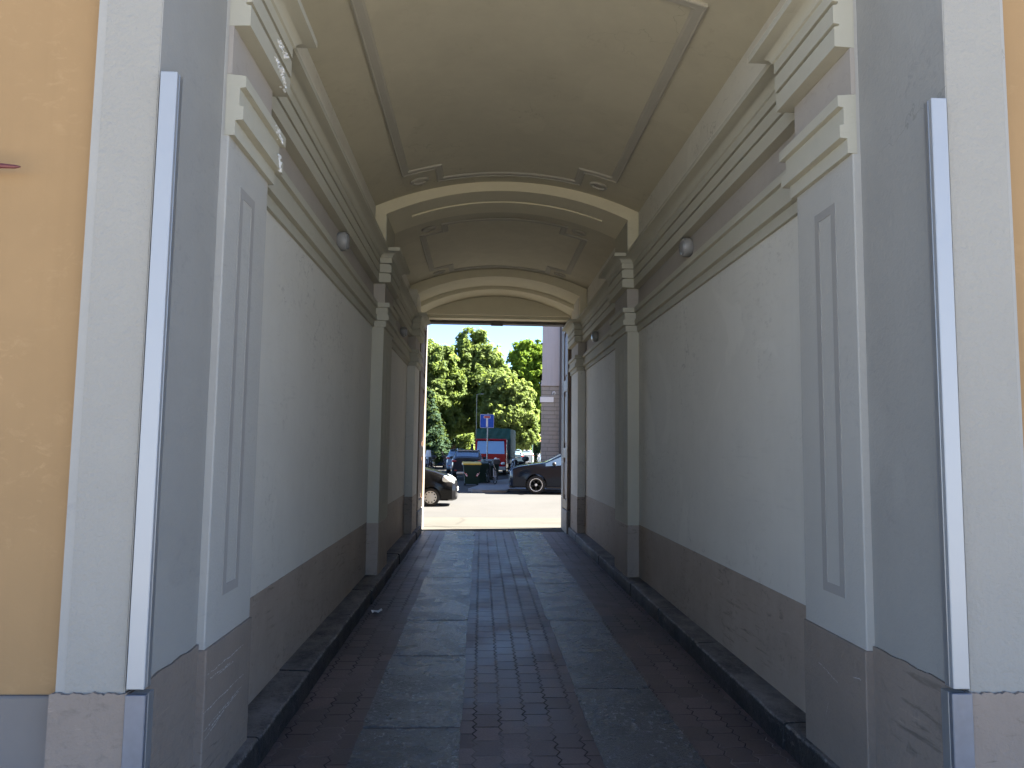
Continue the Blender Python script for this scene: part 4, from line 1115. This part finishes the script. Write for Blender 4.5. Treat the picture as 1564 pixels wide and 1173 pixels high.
tree('broadleaf_tree', (-.45, 60, 0), 11.8, [(-.35, 0, 10.1, 1.25, 1.2, 1.3), (-1.1, -.1, 8.8, 1.5, 1.4, 1.5), (.5, 0, 8.6, 1.6, 1.4, 1.5), (-.1, -.5, 7.0, 2.0, 1.7, 1.6), (1.7, -.5, 7.0, 1.4, 1.4, 1.5), (-.9, -.7, 5.2, 1.7, 1.5, 1.6), (.9, -.7, 5.0, 1.9, 1.6, 1.6), (0, -.7, 3.4, 1.8, 1.5, 1.4)], m_leaf1, 'tallest green tree with loose peaked crown, in the middle', 32000, .18, 12, group=G)
tree('broadleaf_tree', (2.0, 56.5, 0), 7.9, [(-.7, 0, 6.3, 1.5, 1.4, 1.3), (.35, -.2, 5.7, 1.5, 1.4, 1.3), (1.1, -.3, 4.2, 1.35, 1.3, 1.5), (-.5, -.5, 4.2, 1.7, 1.5, 1.6), (1.25, -.4, 2.7, 1.15, 1.1, 1.15), (-.9, -.4, 2.7, 1.2, 1.1, 1.1), (.2, -.5, 2.6, 1.2, 1.0, 1.1)], m_leaf4, 'lower pale green tree sloping down to the right, directly behind the truck', 27000, .17, 13, group=G)
tree('broadleaf_tree', (5.0, 74, 0), 13.0, [(-.6, 0, 10.8, 1.8, 1.6, 1.7), (1.3, 0, 11.0, 1.7, 1.6, 1.6), (-1.3, -.3, 8.3, 1.9, 1.7, 1.9), (1.0, -.5, 8.2, 2.3, 1.9, 2.0), (-.6, -.5, 6.0, 2.2, 1.8, 1.9), (1.5, -.4, 4.6, 2.0, 1.7, 1.8), (-.9, -.4, 4.0, 1.6, 1.5, 1.5)], m_leaf2, 'bright yellow-green tree beside the pale corner building', 28000, .21, 14, group=G)
tree('conifer_tree', (-4.2, 53.5, 0), 6.2, [(0, 0, 4.8, .9, .8, 1.2), (.1, -.1, 3.5, 1.3, 1.1, 1.1), (0, -.1, 2.4, 1.6, 1.3, 1.0), (.5, -.1, 1.5, 1.8, 1.3, .9)], m_leaf3, 'dark bluish evergreen low at far left beside the door', 14000, .13, 15, .16, group=G)
tree('broadleaf_tree', (-9.5, 66, 0), 12, [(0, 0, 8.5, 3.2, 3, 2.8), (1.5, 0, 5.5, 3, 3, 2.2), (3, 0, 4.0, 2.6, 2.2, 2.2)], m_leaf1, 'green tree further back at far left', 12000, .26, 16, group=G)
tree('broadleaf_tree', (9.5, 78, 0), 12.5, [(0, 0, 9, 3.0, 3, 3.0), (-1.5, 0, 5.5, 2.6, 2.6, 2.2)], m_leaf2, 'yellow-green tree standing behind the corner building', 6000, .25, 17, group=G)
tree('broadleaf_tree', (1.2, 68, 0), 8.0, [(-2.2, 0, 5.2, 2.4, 1.8, 2.2), (0, 0, 5.0, 2.4, 1.8, 2.0), (-1.0, -.3, 3.0, 3.0, 1.8, 1.8), (1.6, 0, 3.4, 2.2, 1.6, 1.8), (-4.0, 0, 3.4, 2.4, 1.8, 2.0)], m_leaf3, 'dark spreading tree in shade behind the pale green one', 22000, .24, 18, group=G)
def shrub(loc, w, d, h, m, name, label, n, seed, cat='shrub', leaf=.11):
    rr = random.Random(seed); o = empty(name, loc); tag(o, label, cat)
    verts, faces = [], []
    for i in range(n):
        p = Vector((rr.uniform(-w, w), rr.uniform(-d, d), h * rr.random() ** .6)); p.x *= 1 - .25 * (p.z / h) ** 2
        nrm = Vector((rr.gauss(0, 1), rr.gauss(-.4, 1), rr.gauss(.5, .8))).normalized(); a = nrm.orthogonal().normalized(); bb = nrm.cross(a); s = leaf * rr.uniform(.6, 1.4); k0 = len(verts)
        p.z += .1 * math.sin(p.x * 2.1)
        for (u, v, z) in ((-1, 0, 0), (0, -.6, .1), (1, 0, 0), (0, .6, .1)): verts.append(p + a * u * s + bb * v * s + nrm * z * s)
        faces.append((k0, k0 + 1, k0 + 2, k0 + 3))
    me = bpy.data.meshes.new('foliage'); me.from_pydata([tuple(v) for v in verts], [], faces); me.materials.append(m)
    c = bpy.data.objects.new('foliage', me); COL.objects.link(c); c.parent = o
    t = bmesh.new()
    for k in range(6): tube(t, [(w * (-.8 + .32 * k), 0, -.02), (w * (-.8 + .32 * k) + .05, .02, h * .7)], [.04, .015], 6)
    link('stem', t, m_bark, o)
shrub((-1.2, 63.5, 0), 5.0, .7, 2.9, m_leaf3, 'hedge', 'dark clipped hedge under the trees behind the parked cars', 11000, 21, 'hedge')
shrub((-1.15, 53.8, 0), .75, .6, 2.55, m_leaf4, 'leafy_shrub', 'pale green shrub beside the truck and under the big trees', 1700, 22)
shrub((4.2, 82, 0), 4.5, .6, 2.4, m_leaf3, 'hedge', 'dark hedge far back between truck and corner building', 3800, 23, 'hedge', .16)
fc = empty('wooden_fence', (-2.9, 60.5, 0)); tag(fc, 'reddish brown slatted wooden fence below the trees at left', 'fence')
t = bmesh.new()
for k in range(16): box(t, (-.75 + k * .1, 0, .25), (-.75 + k * .1 + .07, .03, 1.75 + .05 * math.sin(k)), .004)
link('slats', t, m_fence, fc); link('rails', B(((-.8, .032, .5), (.9, .07, .6)), ((-.8, .032, 1.4), (.9, .07, 1.5))), m_fence, fc)
for x in (-.8, .85): link('post', B(((x - .04, .072, -.03), (x + .04, .15, 1.85)), bev=.006), m_fence, fc)
kb = empty('low_building', (5.4, 84, 0)); tag(kb, 'low brown building with tiled roof and dark openings far behind the cars', 'building')
link('wall', B(((-2.4, 0, -.05), (3, 4, 2.2))), plain('brown_render', (.16, .09, .06), .9), kb)
t = bmesh.new(); prism(t, [(-.5, 2.202), (4.4, 2.202), (2, 3.4)], 'x', -2.8, 3.4); link('roof', t, m_tile, kb)
for x in (-1.8, .2, 1.7): link('opening', B(((x, -.02, .3), (x + 1.1, .05, 1.9)), bev=.01), m_black, kb)

# ------------------------------------------------------------------ light
EL, AZ = R(42), R(10.5)
S = Vector((math.cos(EL) * math.cos(AZ), math.cos(EL) * math.sin(AZ), math.sin(EL)))
sun = bpy.data.lights.new('sun', 'SUN'); sun.energy = 4.5; sun.angle = R(.5); sun.color = (1.0, .95, .86)
so = bpy.data.objects.new('sun', sun); COL.objects.link(so); so.rotation_euler = S.to_track_quat('Z', 'Y').to_euler(); so.location = (20, 5, 30)
w = bpy.data.worlds.new('World'); scene.world = w; w.use_nodes = True
nt = w.node_tree; sky = nt.nodes.new('ShaderNodeTexSky'); sky.sky_type = 'NISHITA'; sky.sun_disc = False
sky.sun_elevation = EL; sky.sun_rotation = PI / 2 - AZ; sky.altitude = 120; sky.air_density = .38; sky.dust_density = .05; sky.ozone_density = 1.8
nt.links.new(sky.outputs[0], nt.nodes['Background'].inputs[0]); nt.nodes['Background'].inputs[1].default_value = .05

# ------------------------------------------------------------------ camera
yaw, pitch, roll = .0407, .0867, .0127
F = Vector((math.sin(yaw) * math.cos(pitch), math.cos(yaw) * math.cos(pitch), math.sin(pitch)))
Rt = Vector((math.cos(yaw), -math.sin(yaw), 0)); Up = Rt.cross(F)
c, s = math.cos(roll), math.sin(roll)
xa = Rt * c + Up * s; ya = Up * c - Rt * s; za = -F
cam = bpy.data.cameras.new('camera'); co = bpy.data.objects.new('camera', cam); COL.objects.link(co)
co.matrix_world = Matrix(((xa.x, ya.x, za.x, 0), (xa.y, ya.y, za.y, 0), (xa.z, ya.z, za.z, 1.6), (0, 0, 0, 1)))
cam.sensor_fit = 'HORIZONTAL'; cam.sensor_width = 36; cam.lens = 1124.055 / 1564 * 36; cam.clip_start = .05; cam.clip_end = 900
scene.camera = co
scene.render.engine = 'CYCLES'
cy = scene.cycles; cy.max_bounces = 10; cy.diffuse_bounces = 7; cy.glossy_bounces = 4; cy.use_denoising = True; cy.sample_clamp_indirect = 8
scene.view_settings.view_transform = 'Standard'; scene.view_settings.look = 'None'; scene.view_settings.exposure = 3.7; scene.view_settings.gamma = 1.0
